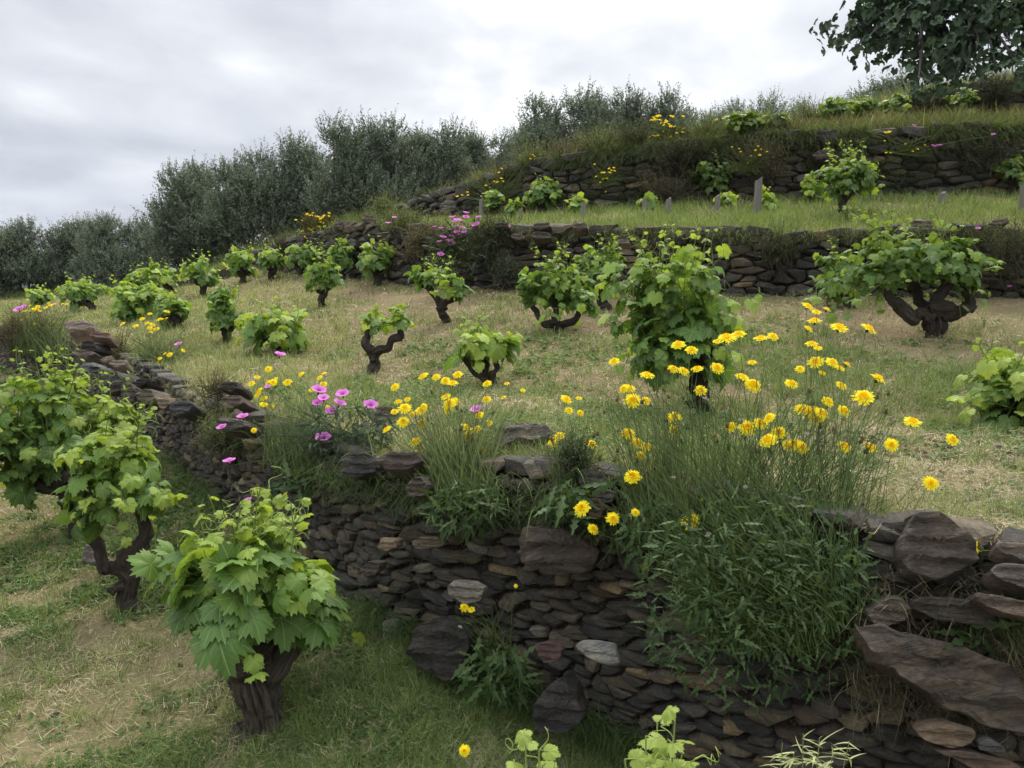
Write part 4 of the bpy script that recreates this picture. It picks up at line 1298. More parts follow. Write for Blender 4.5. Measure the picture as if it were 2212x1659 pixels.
def dentate(n=9):
    """a long toothed rosette leaf, x 0..1"""
    xs = np.linspace(0, 1, n); w = .10 * np.sin(np.clip(xs * 1.05 + .05, 0, 1) * math.pi) ** .6
    w = w * np.where(np.arange(n) % 2, 1.35, .45); w[-1] = 0; w[0] = .02
    z = -.25 * xs ** 2
    L = np.stack([xs - .04 * (np.arange(n) % 2), w, z + .03], -1); Rr = np.stack([xs - .04 * (np.arange(n) % 2), -w, z + .03], -1); C = np.stack([xs, xs * 0, z], -1)
    i = np.arange(n - 1)
    return np.vstack([L, C, Rr]), [np.concatenate([np.stack([i, i + 1, n + i + 1, n + i], -1), np.stack([n + i, n + i + 1, 2 * n + i + 1, 2 * n + i], -1)])]


DENT = dentate()


def flower_clump(name, label, group, roots, flowers, Df, cat='flowering plant', size=1.0, extra=150, spread=None, leaves=160, leaf_box=None, funnel=(), stem_col=(.115, .15, .052), seeds=18, leaf_len=.11, r=.0013, short=(.35, .95), up=.9, leafcol=((.035, .065, .022), (.10, .16, .06))):
    """roots: frame points with distance; flowers (px, py, diameter px); Df(px, py) -> distance of a head; extra bare stems end in spread (x0, x1, y0, y1)"""
    R = np.array([at(*q) for q in roots])
    base = R.mean(0); base[2] = R[:, 2].min()
    root = empty(name, base, label, cat, group)
    paths = []

    def rootp(x=None):
        i = RNG.integers(len(R) - 1) if len(R) > 1 else 0
        if len(R) == 1: return R[0] + RNG.normal(0, .03, 3)
        if x is not None: i = int(np.clip(np.searchsorted(R[:, 0], x) - 1, 0, len(R) - 2))
        t = RNG.random()
        return R[i] * (1 - t) + R[i + 1] * t + RNG.normal(0, .025, 3)
    cx = R[:, 0].mean(); w = max(np.ptp(R[:, 0]), .05)
    for px, py, d in flowers:
        D = Df(px, py) + RNG.normal(0, .03); p = at(px, py, D); rad = d * D / F * .56 * size
        a = rootp(np.clip(cx + (p[0] - cx) * .55, R[:, 0].min(), R[:, 0].max()))
        upv = nrm(np.array((RNG.normal(0, .32), -RNG.uniform(.3, .9) * float(np.interp(py, [650, 1150], [.8, 2.2])), 1.0)) + (p - a) * (.5, .2, 0))
        head(HEADS[int(RNG.integers(5))], p, upv, rad, root, base)
        paths.append(stem_path(a, p - upv * rad * .35, upv))
    for px, py, d in funnel:
        D = Df(px, py) + RNG.normal(0, .02); p = at(px, py, D); rad = d * D / F * (.5 if D < 9 else .68)
        a = rootp(np.clip(cx + (p[0] - cx) * .5, R[:, 0].min(), R[:, 0].max()))
        upv = nrm(np.array((RNG.normal(0, .22), -RNG.uniform(.12, .6), 1.0)))
        head(FUNNEL[int(RNG.integers(3))], p, upv, rad, root, base)
        paths.append(stem_path(a, p - upv * rad * .8, upv))
    thin = len(paths)
    if spread:
        x0, x1, y0, y1 = spread
        for k in range(extra):
            a = rootp(); px = RNG.uniform(x0, x1); f = RNG.beta(2.2, 1.6)
            py = y1 + (y0 - y1) * f
            p = at(px, py, Df(px, py) + RNG.normal(0, .06))
            if np.linalg.norm(p - a) < .06: continue
            paths.append(stem_path(a, p, (0, 0, 1)))
            if k < seeds:
                me = FLUFF[k % 2] if k % 3 == 0 else BUDS[k % 3]
                head(me, p, nrm(rnd_dir() * .5 + np.array((0, -.2, 1))), RNG.uniform(.008, .013) * size * (2.2 if k % 3 else 1.5) * .8, root, base, 'seed_head')
    P = np.array(paths)
    k = np.ones(len(P)); 
    V, q = tubes(P, np.broadcast_to(np.linspace(r * 1.3, r * .75, P.shape[1])[None] * k[:, None], P.shape[:2]), 4)
    c = np.repeat(np.array(stem_col) * RNG.uniform(.7, 1.5, (len(P), 1)), P.shape[1] * 4, 0)
    mb = MB(); mb.add(V, q, c)
    # narrow stem leaves
    nl = int(len(P) * 1.6)
    pi = RNG.integers(0, len(P), nl); ti = RNG.integers(1, P.shape[1] - 2, nl)
    b = P[pi, ti]; dv = nrm(P[pi, ti + 1] - P[pi, ti]); dv = nrm(dv + RNG.normal(0, .35, (nl, 3)))
    V, fs, kk = blades(b, dv, RNG.uniform(.03, .08, nl) * size, np.full(nl, .0045) * size, RNG.normal(0, .015, (nl, 3)))
    mb.add(V, fs, np.repeat(np.array(stem_col) * RNG.uniform(.7, 1.6, (nl, 1)), kk, 0))
    mb.build('stems', M_GRASS, root, base)
    if leaves:
        lx0, lx1, ly0, ly1 = leaf_box
        px = RNG.uniform(lx0, lx1, leaves); py = ly0 + (ly1 - ly0) * RNG.beta(1.3, 1.3, leaves)
        hw = (lx1 - lx0) / 2; mid = (lx0 + lx1) / 2; hh = (ly1 - ly0) / 2; my = (ly0 + ly1) / 2
        keep = ((px - mid) / hw) ** 2 + ((py - my) / hh) ** 2 < 1.1
        px, py = px[keep], py[keep]
        Dm = roots[len(roots) // 2][2]
        P0 = np.array([at(a, b_, Dm - RNG.uniform(-.04, .14) * (1 if Dm < 6 else 3)) for a, b_ in zip(px, py)])
        n = len(P0)
        rel = (P0 - P0.mean(0)); tip = nrm(rel * (1.3, .4, .5) + np.array((0, -.55, -.25)) * .35 + RNG.normal(0, .34, (n, 3)))
        nor = nrm(np.array((0, -.6, .7)) + RNG.normal(0, .4, (n, 3)))
        sc = leaf_len * RNG.uniform(.5, 1.2, n)
        V, fs, loc = place(DENT[0], DENT[1], P0, tip, nor, sc, RNG.uniform(-.3, 2.2, n))
        a, b_ = np.array(leafcol[0]), np.array(leafcol[1])
        mb = MB(); mb.add(V, fs, np.repeat(a + (b_ - a) * RNG.random((n, 1)) ** 1.6, len(DENT[0]), 0), loc)
        mb.build('basal_leaves', M_LEAF, root, base, smooth=True)
    return root


def z4(l): return [(1443.9 + x * .3472, 438.9 + y * .3472, d * .3472) for x, y, d in l]
def z5(l): return [(713.2 + x * .3472, 658.3 + y * .3472, d * .3472) for x, y, d in l]
def z1(l): return [(x * .3472, 384 + y * .3472, d * .3472) for x, y, d in l]
def z7(l): return [(713.2 + x * .3472, 1083 + y * .3472, d * .3472) for x, y, d in l]
def z8(l): return [(1443.9 + x * .3472, 1083 + y * .3472, d * .3472) for x, y, d in l]
def z2(l): return [(713.2 + x * .3472, 164.6 + y * .3472, d * .3472) for x, y, d in l]
def z3(l): return [(1443.9 + x * .3472, y * .3472, d * .3472) for x, y, d in l]
YG = 'yellow flowering clumps on the front wall'
big = z4([(865, 645, 80), (920, 680, 60), (983, 665, 60), (908, 738, 90), (868, 785, 70), (1060, 780, 110), (1242, 785, 100), (362, 845, 120), (437, 820, 90), (575, 845, 85), (648, 833, 70),
          (890, 880, 80), (928, 905, 60), (917, 993, 100), (1015, 995, 90), (1065, 1030, 70), (1108, 1005, 60), (818, 1035, 60), (955, 1058, 50), (455, 1085, 90), (520, 1138, 120),
          (762, 1128, 90), (520, 993, 60), (1300, 1095, 110), (1073, 1137, 70), (1212, 1213, 130), (988, 1238, 85), (1088, 1295, 90), (910, 1325, 130), (870, 1300, 120), (825, 1285, 90), (950, 1310, 90), (1515, 1365, 110),
          (1760, 1472, 90), (390, 1395, 80), (490, 1400, 110), (570, 1375, 100), (630, 1338, 80), (625, 1480, 120), (685, 1428, 100), (740, 1507, 80), (780, 1500, 80), (825, 1520, 100), (1088, 1518, 100),
          (1255, 1522, 85), (1385, 1505, 95)]) + z8([(135, 123, 115)]) + [(2009, 1044, 36), (1372, 1107, 20)]
DB_ = lambda px, py: float(np.interp(py, [640, 900, 1150, 1450], [3.05, 2.75, 2.5, 2.42]))
flower_clump('hawkbit_clump', 'largest clump, dark green stems full of yellow flowers, on the wall at right', YG,
             [(1480, 1320, 2.58), (1580, 1390, 2.46), (1720, 1400, 2.40), (1830, 1330, 2.36)], big, DB_, extra=900, spread=(1390, 1940, 780, 1430), leaves=1250, leaf_box=(1390, 1890, 1060, 1520), seeds=60, leaf_len=.052, stem_col=(.095, .14, .048))
mid_l = z4([(62, 885, 90), (143, 918, 80), (300, 865, 50), (28, 1035, 70), (92, 1048, 80), (180, 1035, 75), (300, 1030, 95), (200, 1168, 80), (35, 1335, 95), (38, 1415, 90)]) + \
    z5([(1768, 355, 70), (1970, 443, 95), (1830, 525, 70), (1860, 523, 80), (1880, 600, 105), (1965, 600, 65), (1853, 805, 90), (1905, 860, 80), (1965, 890, 90), (1930, 940, 70), (1880, 1072, 110),
        (1570, 1270, 110), (1757, 1332, 85), (1632, 1398, 80)])
flower_clump('hawkbit_clump', 'clump of tall yellow flowers left of and touching the largest clump', YG,
             [(1380, 1150, 2.75), (1430, 1180, 2.7), (1500, 1200, 2.65)], mid_l, lambda px, py: float(np.interp(py, [700, 950, 1200], [3.2, 2.9, 2.62])), extra=200, spread=(1290, 1500, 800, 1150), leaves=170, leaf_box=(1340, 1490, 1080, 1230), seeds=24, leaf_len=.07)
flower_clump('hawkbit_clump', 'small thin clump with a few yellow flowers between the two big ones', YG,
             [(1200, 1100, 2.95), (1260, 1110, 2.92)], z5([(1465, 592, 80), (1548, 583, 40), (1485, 660, 55), (1555, 675, 45), (1425, 822, 75), (1385, 865, 65), (1530, 886, 58), (1622, 870, 75)]),
             lambda px, py: float(np.interp(py, [850, 1000], [3.3, 3.1])), extra=130, spread=(1180, 1300, 900, 1080), leaves=70, leaf_box=(1180, 1290, 1040, 1130), seeds=8)
flower_clump('hawkbit_clump', 'round clump of yellow flowers fanning out of the wall in the middle of the picture', YG,
             [(950, 1075, 3.15), (1000, 1095, 3.1), (1060, 1080, 3.1)],
             z5([(405, 513, 65), (583, 447, 75), (660, 452, 60), (718, 475, 65), (762, 490, 70), (795, 438, 65), (978, 493, 60), (1100, 492, 35), (1198, 534, 35), (480, 593, 50), (425, 606, 60), (722, 575, 65),
                 (465, 648, 85), (400, 668, 50), (583, 635, 50), (565, 663, 75), (510, 685, 50), (745, 618, 90), (775, 600, 60), (738, 655, 65), (975, 590, 60), (1078, 578, 40), (455, 732, 80), (573, 740, 75),
                 (355, 778, 65), (533, 855, 72), (417, 958, 65), (405, 990, 55), (535, 915, 30), (845, 767, 70), (910, 778, 75), (865, 828, 95), (930, 690, 65), (988, 738, 50), (942, 903, 60)]),
             lambda px, py: float(np.interp(py, [800, 950, 1150], [3.75, 3.4, 3.1])), extra=380, spread=(850, 1110, 830, 1090), leaves=260, leaf_box=(925, 1075, 1040, 1150), seeds=22, leaf_len=.075)
flower_clump('hawkbit_clump', 'clump of thin upright stems with small yellow flowers beside the pink flowers', YG,
             [(590, 1000, 4.05), (640, 1030, 3.95), (690, 1020, 3.9)],
             z1([(1670, 1193, 50), (1600, 1243, 40), (1567, 1283, 45), (1700, 1275, 55), (1790, 1275, 58), (1875, 1227, 52), (1990, 1245, 45), (2018, 1218, 35), (2012, 1287, 52), (1940, 1322, 45), (1718, 1250, 25),
                 (1618, 1322, 45), (1608, 1350, 60), (1645, 1375, 50), (1640, 1413, 55), (1690, 1428, 45), (2045, 1437, 55), (1943, 1540, 45), (1580, 1573, 42), (1378, 1523, 50), (1668, 1275, 40)]),
             lambda px, py: float(np.interp(py, [800, 950, 1060], [4.5, 4.1, 3.95])), extra=300, spread=(560, 720, 830, 1030), leaves=60, leaf_box=(600, 720, 1000, 1070), seeds=10)
flower_clump('bindweed', 'pink funnel flowers on dark leafy stems trailing over the front wall', 'pink flowering plants',
             [(700, 960, 3.95), (760, 960, 3.85), (800, 950, 3.8)], [], lambda px, py: float(np.interp(py, [800, 960], [4.2, 3.8])), extra=130, spread=(560, 860, 870, 1010), leaves=420, leaf_box=(660, 850, 870, 990), leaf_len=.06, seeds=0,
             funnel=z1([(1743, 1097, 72), (1985, 1318, 95), (2130, 1342, 85), (2012, 1368, 75), (1975, 1400, 70), (2115, 1400, 88), (2065, 1450, 80), (1510, 1483, 75), (2010, 1615, 100), (1378, 1550, 65), (1665, 1300, 40)]) + z5([(252, 622, 90), (910, 650, 80)]) + [(495, 995, 28), (535, 1080, 18), (597, 787, 10)],
             leafcol=((.035, .06, .032), (.09, .13, .075)), stem_col=(.06, .09, .05))
flower_clump('hawkbit_clump', 'cluster of small yellow flowers in grass left of the low spreading vine', YG,
             [(310, 790, 7.6), (340, 790, 7.6), (380, 800, 7.4)], z1([(765, 910, 38), (845, 923, 40), (932, 848, 33), (885, 880, 38), (1040, 835, 33), (1037, 877, 28), (997, 885, 50), (915, 905, 30), (948, 915, 40), (932, 937, 35), (975, 942, 37), (937, 962, 35), (1140, 1077, 30), (1057, 1102, 38), (1025, 1095, 22), (995, 1125, 30)]),
             lambda px, py: float(np.interp(py, [670, 790], [8.4, 7.2])), extra=160, spread=(255, 420, 690, 800), leaves=0, seeds=5, r=.002, funnel=[(385, 743, 17)])
flower_clump('hawkbit_clump', 'scattered tiny yellow flowers over the far left end of the front wall', YG,
             [(20, 760, 11.5), (90, 770, 11), (150, 775, 10)],
             z1([(190, 800, 28), (235, 803, 30), (210, 820, 26), (185, 832, 22), (143, 835, 30), (163, 828, 20), (305, 783, 26), (285, 810, 30), (312, 793, 28), (337, 787, 24), (390, 787, 26), (415, 788, 24), (170, 760, 18), (100, 822, 24),
                 (133, 887, 26), (172, 868, 22), (230, 820, 28), (250, 830, 22), (215, 910, 16), (335, 900, 26), (310, 893, 20), (280, 932, 16), (305, 937, 20), (405, 915, 24), (520, 953, 22), (152, 975, 26), (160, 1030, 28),
                 (148, 1045, 26), (250, 1012, 18), (247, 1043, 22), (395, 988, 20), (318, 1012, 20), (423, 1015, 18), (400, 1025, 24), (432, 1055, 24)]),
             lambda px, py: float(np.interp(px, [0, 150], [12.4, 10.6])), extra=240, spread=(0, 170, 660, 770), leaves=0, seeds=0, r=.0028, funnel=[(41, 668, 17), (52, 661, 8)])
flower_clump('hawkbit', 'lone pair of yellow flowers with jagged leaves at the foot of the wall', 'single flowers on the lower terrace',
             [(1060, 1400, 2.95), (1090, 1410, 2.95)], z7([(835, 660, 60), (880, 675, 45), (1155, 527, 26)]), lambda px, py: 2.85, extra=26, spread=(980, 1120, 1280, 1400), leaves=150, leaf_box=(1010, 1140, 1380, 1510), seeds=2, leaf_len=.10,
             leafcol=((.05, .09, .03), (.12, .19, .07)))
flower_clump('hawkbit', 'lone yellow flower at the bottom edge below the lone pair', 'single flowers on the lower terrace',
             [(1003, 1665, 2.25)], z7([(835, 1550, 80)]), lambda px, py: 2.2, extra=2, spread=(990, 1015, 1620, 1650), leaves=0, seeds=0)
flower_clump('hawkbit', 'low yellow flower seen edge-on before the brown rocks at the right', YG,
             [(2110, 1230, 2.3)], z8([(1893, 285, 95)]), lambda px, py: 2.28, extra=5, spread=(2080, 2130, 1180, 1220), leaves=24, leaf_box=(2050, 2130, 1340, 1400), seeds=2)
flower_clump('bindweed', 'dark bushy plant dotted with many small pink flowers on the second wall', 'pink flowering plants',
             [(960, 560, 11.3), (1010, 560, 11.2)], [], lambda px, py: 10.95 + RNG.uniform(-.1, .1), extra=120, spread=(935, 1060, 480, 580), leaves=420, leaf_box=(925, 1075, 485, 600), leaf_len=.16, seeds=0, r=.003,
             funnel=z2([(845, 848, 28), (845, 875, 30), (760, 875, 34), (790, 893, 34), (812, 898, 28), (775, 903, 30), (923, 875, 26), (908, 920, 38), (900, 930, 28), (690, 945, 28), (735, 950, 24), (785, 932, 22), (820, 940, 34), (790, 968, 32), (833, 970, 28), (787, 980, 28),
                        (757, 995, 24), (703, 1000, 32), (750, 1022, 24), (763, 1035, 26), (733, 1020, 22), (680, 1027, 26), (688, 1108, 34), (650, 935, 22), (360, 912, 28), (1108, 937, 30), (400, 878, 22)]),
             leafcol=((.022, .034, .018), (.06, .085, .04)))
ctop = [(1410 + RNG.uniform(-10, 80), 255 + RNG.uniform(-5, 45), RNG.uniform(5, 8)) for _ in range(40)]
flower_clump('yellow_shrub', 'bright yellow flowering bush on the crest before the grey green trees', 'yellow flowering bushes far up the slope',
             [(1410, 310, 15.2), (1500, 305, 15.2)], ctop, lambda px, py: 15.2 + RNG.uniform(-.3, .3), extra=200, spread=(1400, 1510, 262, 305), leaves=0, seeds=0, r=.006, size=1.3)
flower_clump('yellow_shrub', 'tall brownish bush with tiny yellow flowers at the stone heap', 'yellow flowering bushes far up the slope',
             [(660, 520, 16.6), (710, 520, 16.4)], [(685 + RNG.normal(0, 16), 478 + RNG.uniform(-18, 34), RNG.uniform(4.5, 7)) for _ in range(55)], lambda px, py: 16.4 + RNG.uniform(-.3, .3), extra=260, spread=(650, 725, 455, 520), leaves=0, seeds=0, r=.007, stem_col=(.14, .13, .05), size=1.2)
flower_clump('yellow_shrub', 'yellow flowered weeds hanging on the long wall right of the light green vine', 'yellow flowering bushes far up the slope',
             [(1290, 400, 14.6), (1330, 395, 14.6)], z2([(1655, 625, 18), (1690, 600, 20), (1705, 600, 18), (1720, 637, 22), (1740, 600, 20), (1765, 570, 18), (1770, 590, 18), (1700, 640, 18), (1735, 575, 18), (1750, 585, 16), (1680, 662, 18), (1715, 720, 14), (1645, 548, 16)]),
             lambda px, py: 14.5, extra=60, spread=(1275, 1350, 355, 405), leaves=0, seeds=0, r=.004)
flower_clump('yellow_shrub', 'yellow flowered weeds on the wall above the small vine by the leftmost post', 'yellow flowering bushes far up the slope',
             [(1060, 440, 16.0), (1080, 440, 16.0)], z2([(1065, 637, 22), (1050, 600, 18), (1067, 575, 16), (1040, 660, 22), (1075, 655, 18), (1020, 655, 16), (970, 680, 18), (975, 720, 16), (940, 748, 16), (855, 722, 18), (858, 740, 18), (790, 748, 20), (820, 740, 16), (1260, 490, 18), (1270, 500, 16), (1245, 515, 16), (1380, 595, 20), (1375, 560, 16)]),
             lambda px, py: 15.9, extra=90, spread=(1000, 1150, 370, 440), leaves=0, seeds=0, r=.004)
flower_clump('yellow_shrub', 'sparse yellow flowers on the dark scrub of the long wall above the dark round vine', 'yellow flowering bushes far up the slope',
             [(1600, 370, 13.8), (1640, 375, 13.8)], z3([(543, 935, 18), (577, 930, 16), (567, 965, 22), (558, 910, 14), (613, 945, 18), (515, 970, 14), (495, 1015, 12), (450, 945, 16), (440, 925, 12), (395, 915, 12), (300, 745, 22), (340, 740, 20)]),
             lambda px, py: 13.7, extra=60, spread=(1560, 1670, 310, 380), leaves=0, seeds=0, r=.004)
flower_clump('yellow_shrub', 'few yellow and pink flowers on the long wall right of the tree-like vine', 'yellow flowering bushes far up the slope',
             [(1930, 330, 13.8), (2010, 330, 13.8)], z3([(1350, 825, 22), (1372, 822, 26), (1355, 950, 16), (1382, 950, 16), (1520, 942, 16), (1552, 928, 16), (1595, 903, 16), (1475, 895, 12), (1345, 877, 14)]),
             lambda px, py: 13.7, extra=40, spread=(1900, 2040, 280, 340), leaves=0, seeds=0, r=.004, funnel=z3([(1650, 907, 24), (1685, 903, 24), (2022, 835, 18), (1525, 778, 20)]))
flower_clump('bindweed', 'two tiny pink flowers behind the wide twisted vine at the right edge', 'pink flowering plants',
             [(2110, 520, 8.9)], [], lambda px, py: 8.85, extra=20, spread=(2090, 2140, 470, 520), leaves=0, seeds=0, r=.003, funnel=z3([(1925, 1420, 34), (1940, 1382, 22)]) + z4([(2118, 518, 34)]))
flower_clump('hawkbit', 'few orange yellow flowers in the grass right of the tree-like vine', 'yellow flowering bushes far up the slope',
             [(1860, 480, 11.3), (1900, 485, 11.2)], z3([(1150, 1255, 22), (1225, 1320, 28), (1283, 1333, 20), (1240, 1372, 24), (1265, 1378, 22)]), lambda px, py: 11.2, extra=16, spread=(1840, 1900, 440, 480), leaves=0, seeds=0, r=.003)

# ------------------------------------------------------------------ wooden posts
PG = 'grey wooden posts on the second terrace'


def post(px, yb, yt, w, D, label, lean=0.0):
    b = on(px, D); m = D / F
    b = np.array((upx(px) * D, D, min(b[2], zat(yb, D)))); h = zat(yt, D) - b[2]; r = w * m / 2
    mb = MB(); n = 10
    hs = np.array([-.15, .02, h * .35, h * .7, h * .97, h])
    a = np.arange(4) * math.pi / 2 + math.pi / 4 + RNG.uniform(-.3, .3)
    a = np.sort(np.concatenate([a - .25, a + .25]))
    rr = [1.08, 1.03, 1.0, .97, .95, .86]
    V = []
    for hh, q in zip(hs, rr):
        k = r * 1.25 * q * (1 + RNG.normal(0, .04, 8))
        V.append(np.stack([b[0] + np.cos(a) * k + lean * hh, b[1] + np.sin(a) * k, b[2] + hh + (RNG.normal(0, .012, 8) if hh == h else 0) + np.cos(a) * (.02 if hh == h else 0)], -1))
    V = np.vstack(V); i = np.arange(5)[:, None] * 8; j = np.arange(8)[None]
    cap = np.array([(40, 40 + c, 41 + c) for c in range(1, 7)])
    mb.add(V, [np.stack([i + j, i + (j + 1) % 8, i + 8 + (j + 1) % 8, i + 8 + j], -1).reshape(-1, 4), cap])
    o = mb.build('wooden_post', M_WOOD, None, b); o.location = [float(q) for q in b]
    tag(o, label, 'post', PG)


for a in [(1628, 466, 388, 13, 12.2, 'tallest grey wooden post, right of the dark round vine', .02), (1544, 456, 424, 10, 12.6, 'short wooden post just left of the tallest one', -.03), (1258, 480, 436, 9, 12.7, 'dark narrow post before the long wall, right of the light green vine'),
          (1041, 472, 430, 8, 15.5, 'leftmost thin post beside the small vine'), (1124, 476, 452, 7, 13.6, 'tiny post stump right of the small vine by the leftmost post'), (1388, 458, 427, 8, 13.4, 'short pale post in the tall grass, left of its twin'),
          (1439, 466, 430, 10, 12.6, 'short pale post in the tall grass, right of its twin'), (2196, 474, 398, 18, 11.2, 'thick grey post at the right picture edge', .01), (2021, 440, 418, 12, 12.6, 'flat topped low post before the shadowed wall')]:
    post(*a)

# ------------------------------------------------------------------ single rocks
RG = 'loose rocks along the terrace edges'


def rock(pts, D, thick, label, col, lean=.25, push=.04, group=RG, n=26, rough=.03, up=.5):
    """a rock of real thickness whose outline is seen as pts"""
    if D is None:
        D = float(G(sum(x for x, y in pts) / len(pts), max(y for x, y in pts) - 6, 'A')[1])
    P = np.array([at(x, y, D) for x, y in pts]); c = P.mean(0)
    ez = nrm(np.array((-.25, -1.0, lean)));
    ex = nrm(np.cross(np.array((0, 0, 1.0)), -ez)); ex = ex if ex[0] > 0 else -ex
    ey = np.cross(ez, ex); ey = ey if ey[2] > 0 else -ey
    # sight lines cut the rock's own face plane
    E = np.array((0, 0, CZ)); o = c
    V = []
    for p in P:
        d = p - E; t = ((o - E) @ ez) / (d @ ez); V.append(E + d * t)
    V = np.array(V) - o
    poly = np.stack([V @ ex, V @ ey], -1)
    mb = MB()
    thick = thick * (.4 if lean >= .8 else .75)
    col = np.array(col); col = (col * .62 + col.mean() * .38) * 1.12
    poly_stone(mb, poly, (0, 0, 0), ex, ey, ez, thick * .25, thick, col, n=n, rough=rough, tilt=.06, layers=.5)
    ob = mb.build('rock', M_STONE); ob.location = [float(q) for q in c + ez * push]
    tag(ob, label, 'rock', group)


def q8(*l): return [(1443.9 + x * .3472, 1083 + y * .3472) for x, y in l]
def q7(*l): return [(713.2 + x * .3472, 1083 + y * .3472) for x, y in l]
def q5(*l): return [(713.2 + x * .3472, 658.3 + y * .3472) for x, y in l]
def q1(*l): return [(x * .3472, 384 + y * .3472) for x, y in l]
def qa(*l): return [(x * .2232, 658.4 + y * .2232) for x, y in l]       # the close look at 0,1200


def q2(*l): return [(713.2 + x * .3472, 164.6 + y * .3472) for x, y in l]


TAN, RUST, GREY, DARK, PALE = (.17, .135, .10), (.13, .092, .07), (.12, .115, .11), (.045, .04, .036), (.26, .22, .15)
rock(q8((1130, 800), (1280, 770), (1500, 830), (1750, 890), (2000, 990), (2130, 1060), (2190, 1250), (2200, 1370), (2120, 1410), (1900, 1350), (1700, 1270), (1560, 1160), (1380, 1080), (1250, 990), (1190, 920)), 2.2, .16, 'huge tilted brown slab in the wall at the lower right', (.125, .095, .062), lean=.45, push=.08, n=44, rough=.012)
rock(q7((1260, 140), (1480, 150), (1600, 230), (1700, 290), (1690, 380), (1570, 450), (1420, 440), (1240, 370), (1200, 300)), 2.98, .14, 'large layered reddish slab near the wall top, below the small yellow trio', (.105, .078, .058), push=.07, n=34)
rock(q8((1400, 330), (1440, 220), (1500, 90), (1620, 80), (1740, 150), (1850, 250), (1890, 370), (1800, 430), (1620, 500), (1480, 480)), 2.33, .20, 'big rounded brown rock on the wall top right of the largest clump', (.11, .085, .062), lean=.5, push=.05, n=34, rough=.02)
rock(q8((2000, 300), (2100, 275), (2300, 290), (2320, 440), (2200, 410), (2020, 350)), 2.2, .14, 'pale flat rock topmost at the right picture edge', (.21, .165, .115), lean=.8, n=30)
rock(q8((1970, 450), (2040, 410), (2200, 420), (2320, 470), (2300, 590), (2150, 560), (2000, 500)), 2.16, .14, 'tan rock under the topmost pale flat one at the right edge', (.17, .13, .09), lean=.6, n=30)
rock(q8((1880, 580), (2050, 590), (2320, 640), (2330, 760), (2200, 730), (2030, 690), (1920, 630)), 2.12, .13, 'reddish tan layered rock above the huge tilted slab, at right edge', (.20, .14, .10), lean=.45, n=30)
rock(q8((1480, 620), (1560, 580), (1800, 600), (1950, 650), (2020, 760), (1800, 750), (1600, 710), (1510, 670)), 2.24, .14, 'dark long rock between the tan rocks and the huge tilted slab', (.075, .06, .045), lean=.35, n=30)
rock(q8((1215, 680), (1290, 610), (1400, 570), (1500, 640), (1440, 740), (1300, 770), (1240, 740)), 2.3, .12, 'square tan stone at the upper left tip of the huge tilted slab', (.155, .12, .07), n=24)
rock(q8((1490, 1390), (1600, 1350), (1720, 1345), (1870, 1400), (1860, 1450), (1730, 1480), (1560, 1440)), 2.12, .10, 'orange brown rounded stone below the huge tilted slab', (.24, .155, .075), push=.06, n=26, rough=.015)
rock(q8((1620, 1510), (1800, 1500), (2000, 1540), (2212, 1640), (2100, 1690), (1850, 1600)), 2.08, .10, 'rusty striped stone at the bottom right corner', (.19, .12, .075), push=.05, n=26)
rock(q8((1880, 1460), (1960, 1440), (2060, 1500), (2020, 1540), (1900, 1500)), 2.08, .08, 'small grey stone right of the orange brown one', GREY, push=.05, n=20)
rock(q5((1070, 800), (1110, 770), (1250, 765), (1340, 790), (1400, 840), (1320, 870), (1150, 860), (1060, 950), (1050, 880)), None, .15, 'pale flat capstone on the wall top in the middle, behind the dry stems', (.20, .17, .125), lean=1.0, n=28)
rock(q5((1560, 1100), (1600, 1050), (1690, 1035), (1780, 1080), (1740, 1150), (1640, 1180), (1570, 1150)), 2.98, .16, 'rounded green grey rock on the wall top between flower clumps', (.13, .125, .085), lean=.5, n=26, rough=.015)
rock(q5((1630, 1170), (1700, 1130), (1790, 1160), (1780, 1220), (1680, 1240)), 2.92, .12, 'smaller grey rock just under the rounded green grey one', GREY, n=22)
rock(q5((1600, 1210), (1680, 1200), (1720, 1270), (1690, 1330), (1620, 1300)), 2.86, .10, 'rust red stone between flower clumps, above the large layered slab', (.16, .085, .055), n=20)
rock(q5((300, 990), (420, 935), (580, 950), (590, 1010), (500, 1060), (390, 1050)), 3.3, .16, 'red brown capstone left of the middle flower clump', RUST, lean=.6, n=26)
rock(q5((100, 960), (250, 930), (330, 960), (320, 1060), (200, 1090), (110, 1050)), 3.48, .16, 'dark grey capstone below the pink flowers', (.07, .062, .056), lean=.35, n=26)
rock(q5((270, 690), (340, 640), (420, 650), (400, 740), (330, 770), (280, 750)), None, .12, 'tan slab standing on edge right of the pink flowers', (.19, .14, .10), lean=.4, n=22)
rock(q5((500, 1140), (540, 1080), (600, 1070), (640, 1120), (620, 1190), (520, 1200)), 3.16, .12, 'wedge shaped brown stone under the red brown capstone', (.10, .078, .05), n=20)
rock(q7((780, 520), (830, 475), (940, 480), (1010, 520), (990, 600), (890, 610), (800, 560)), 2.98, .10, 'light speckled rounded stone in the middle of the front wall', (.22, .20, .155), push=.10, n=24, rough=.012)
rock(q7((1550, 850), (1690, 850), (1800, 870), (1830, 970), (1740, 970), (1620, 910)), 2.68, .10, 'whitish grey streaked flat stone low in the front wall', (.27, .27, .24), push=.10, n=24, rough=.02)
rock(q7((370, 730), (450, 710), (485, 750), (460, 820), (390, 840)), 3.42, .10, 'small whitish green stone at the foot of the front wall', (.25, .27, .22), push=.08, n=20)
rock(q7((560, 860), (600, 740), (700, 700), (850, 740), (930, 830), (880, 950), (800, 1090), (640, 1000), (540, 920)), 3.12, .16, 'very big dark boulder at the foot of the front wall', (.06, .055, .052), push=.09, n=34, rough=.02)
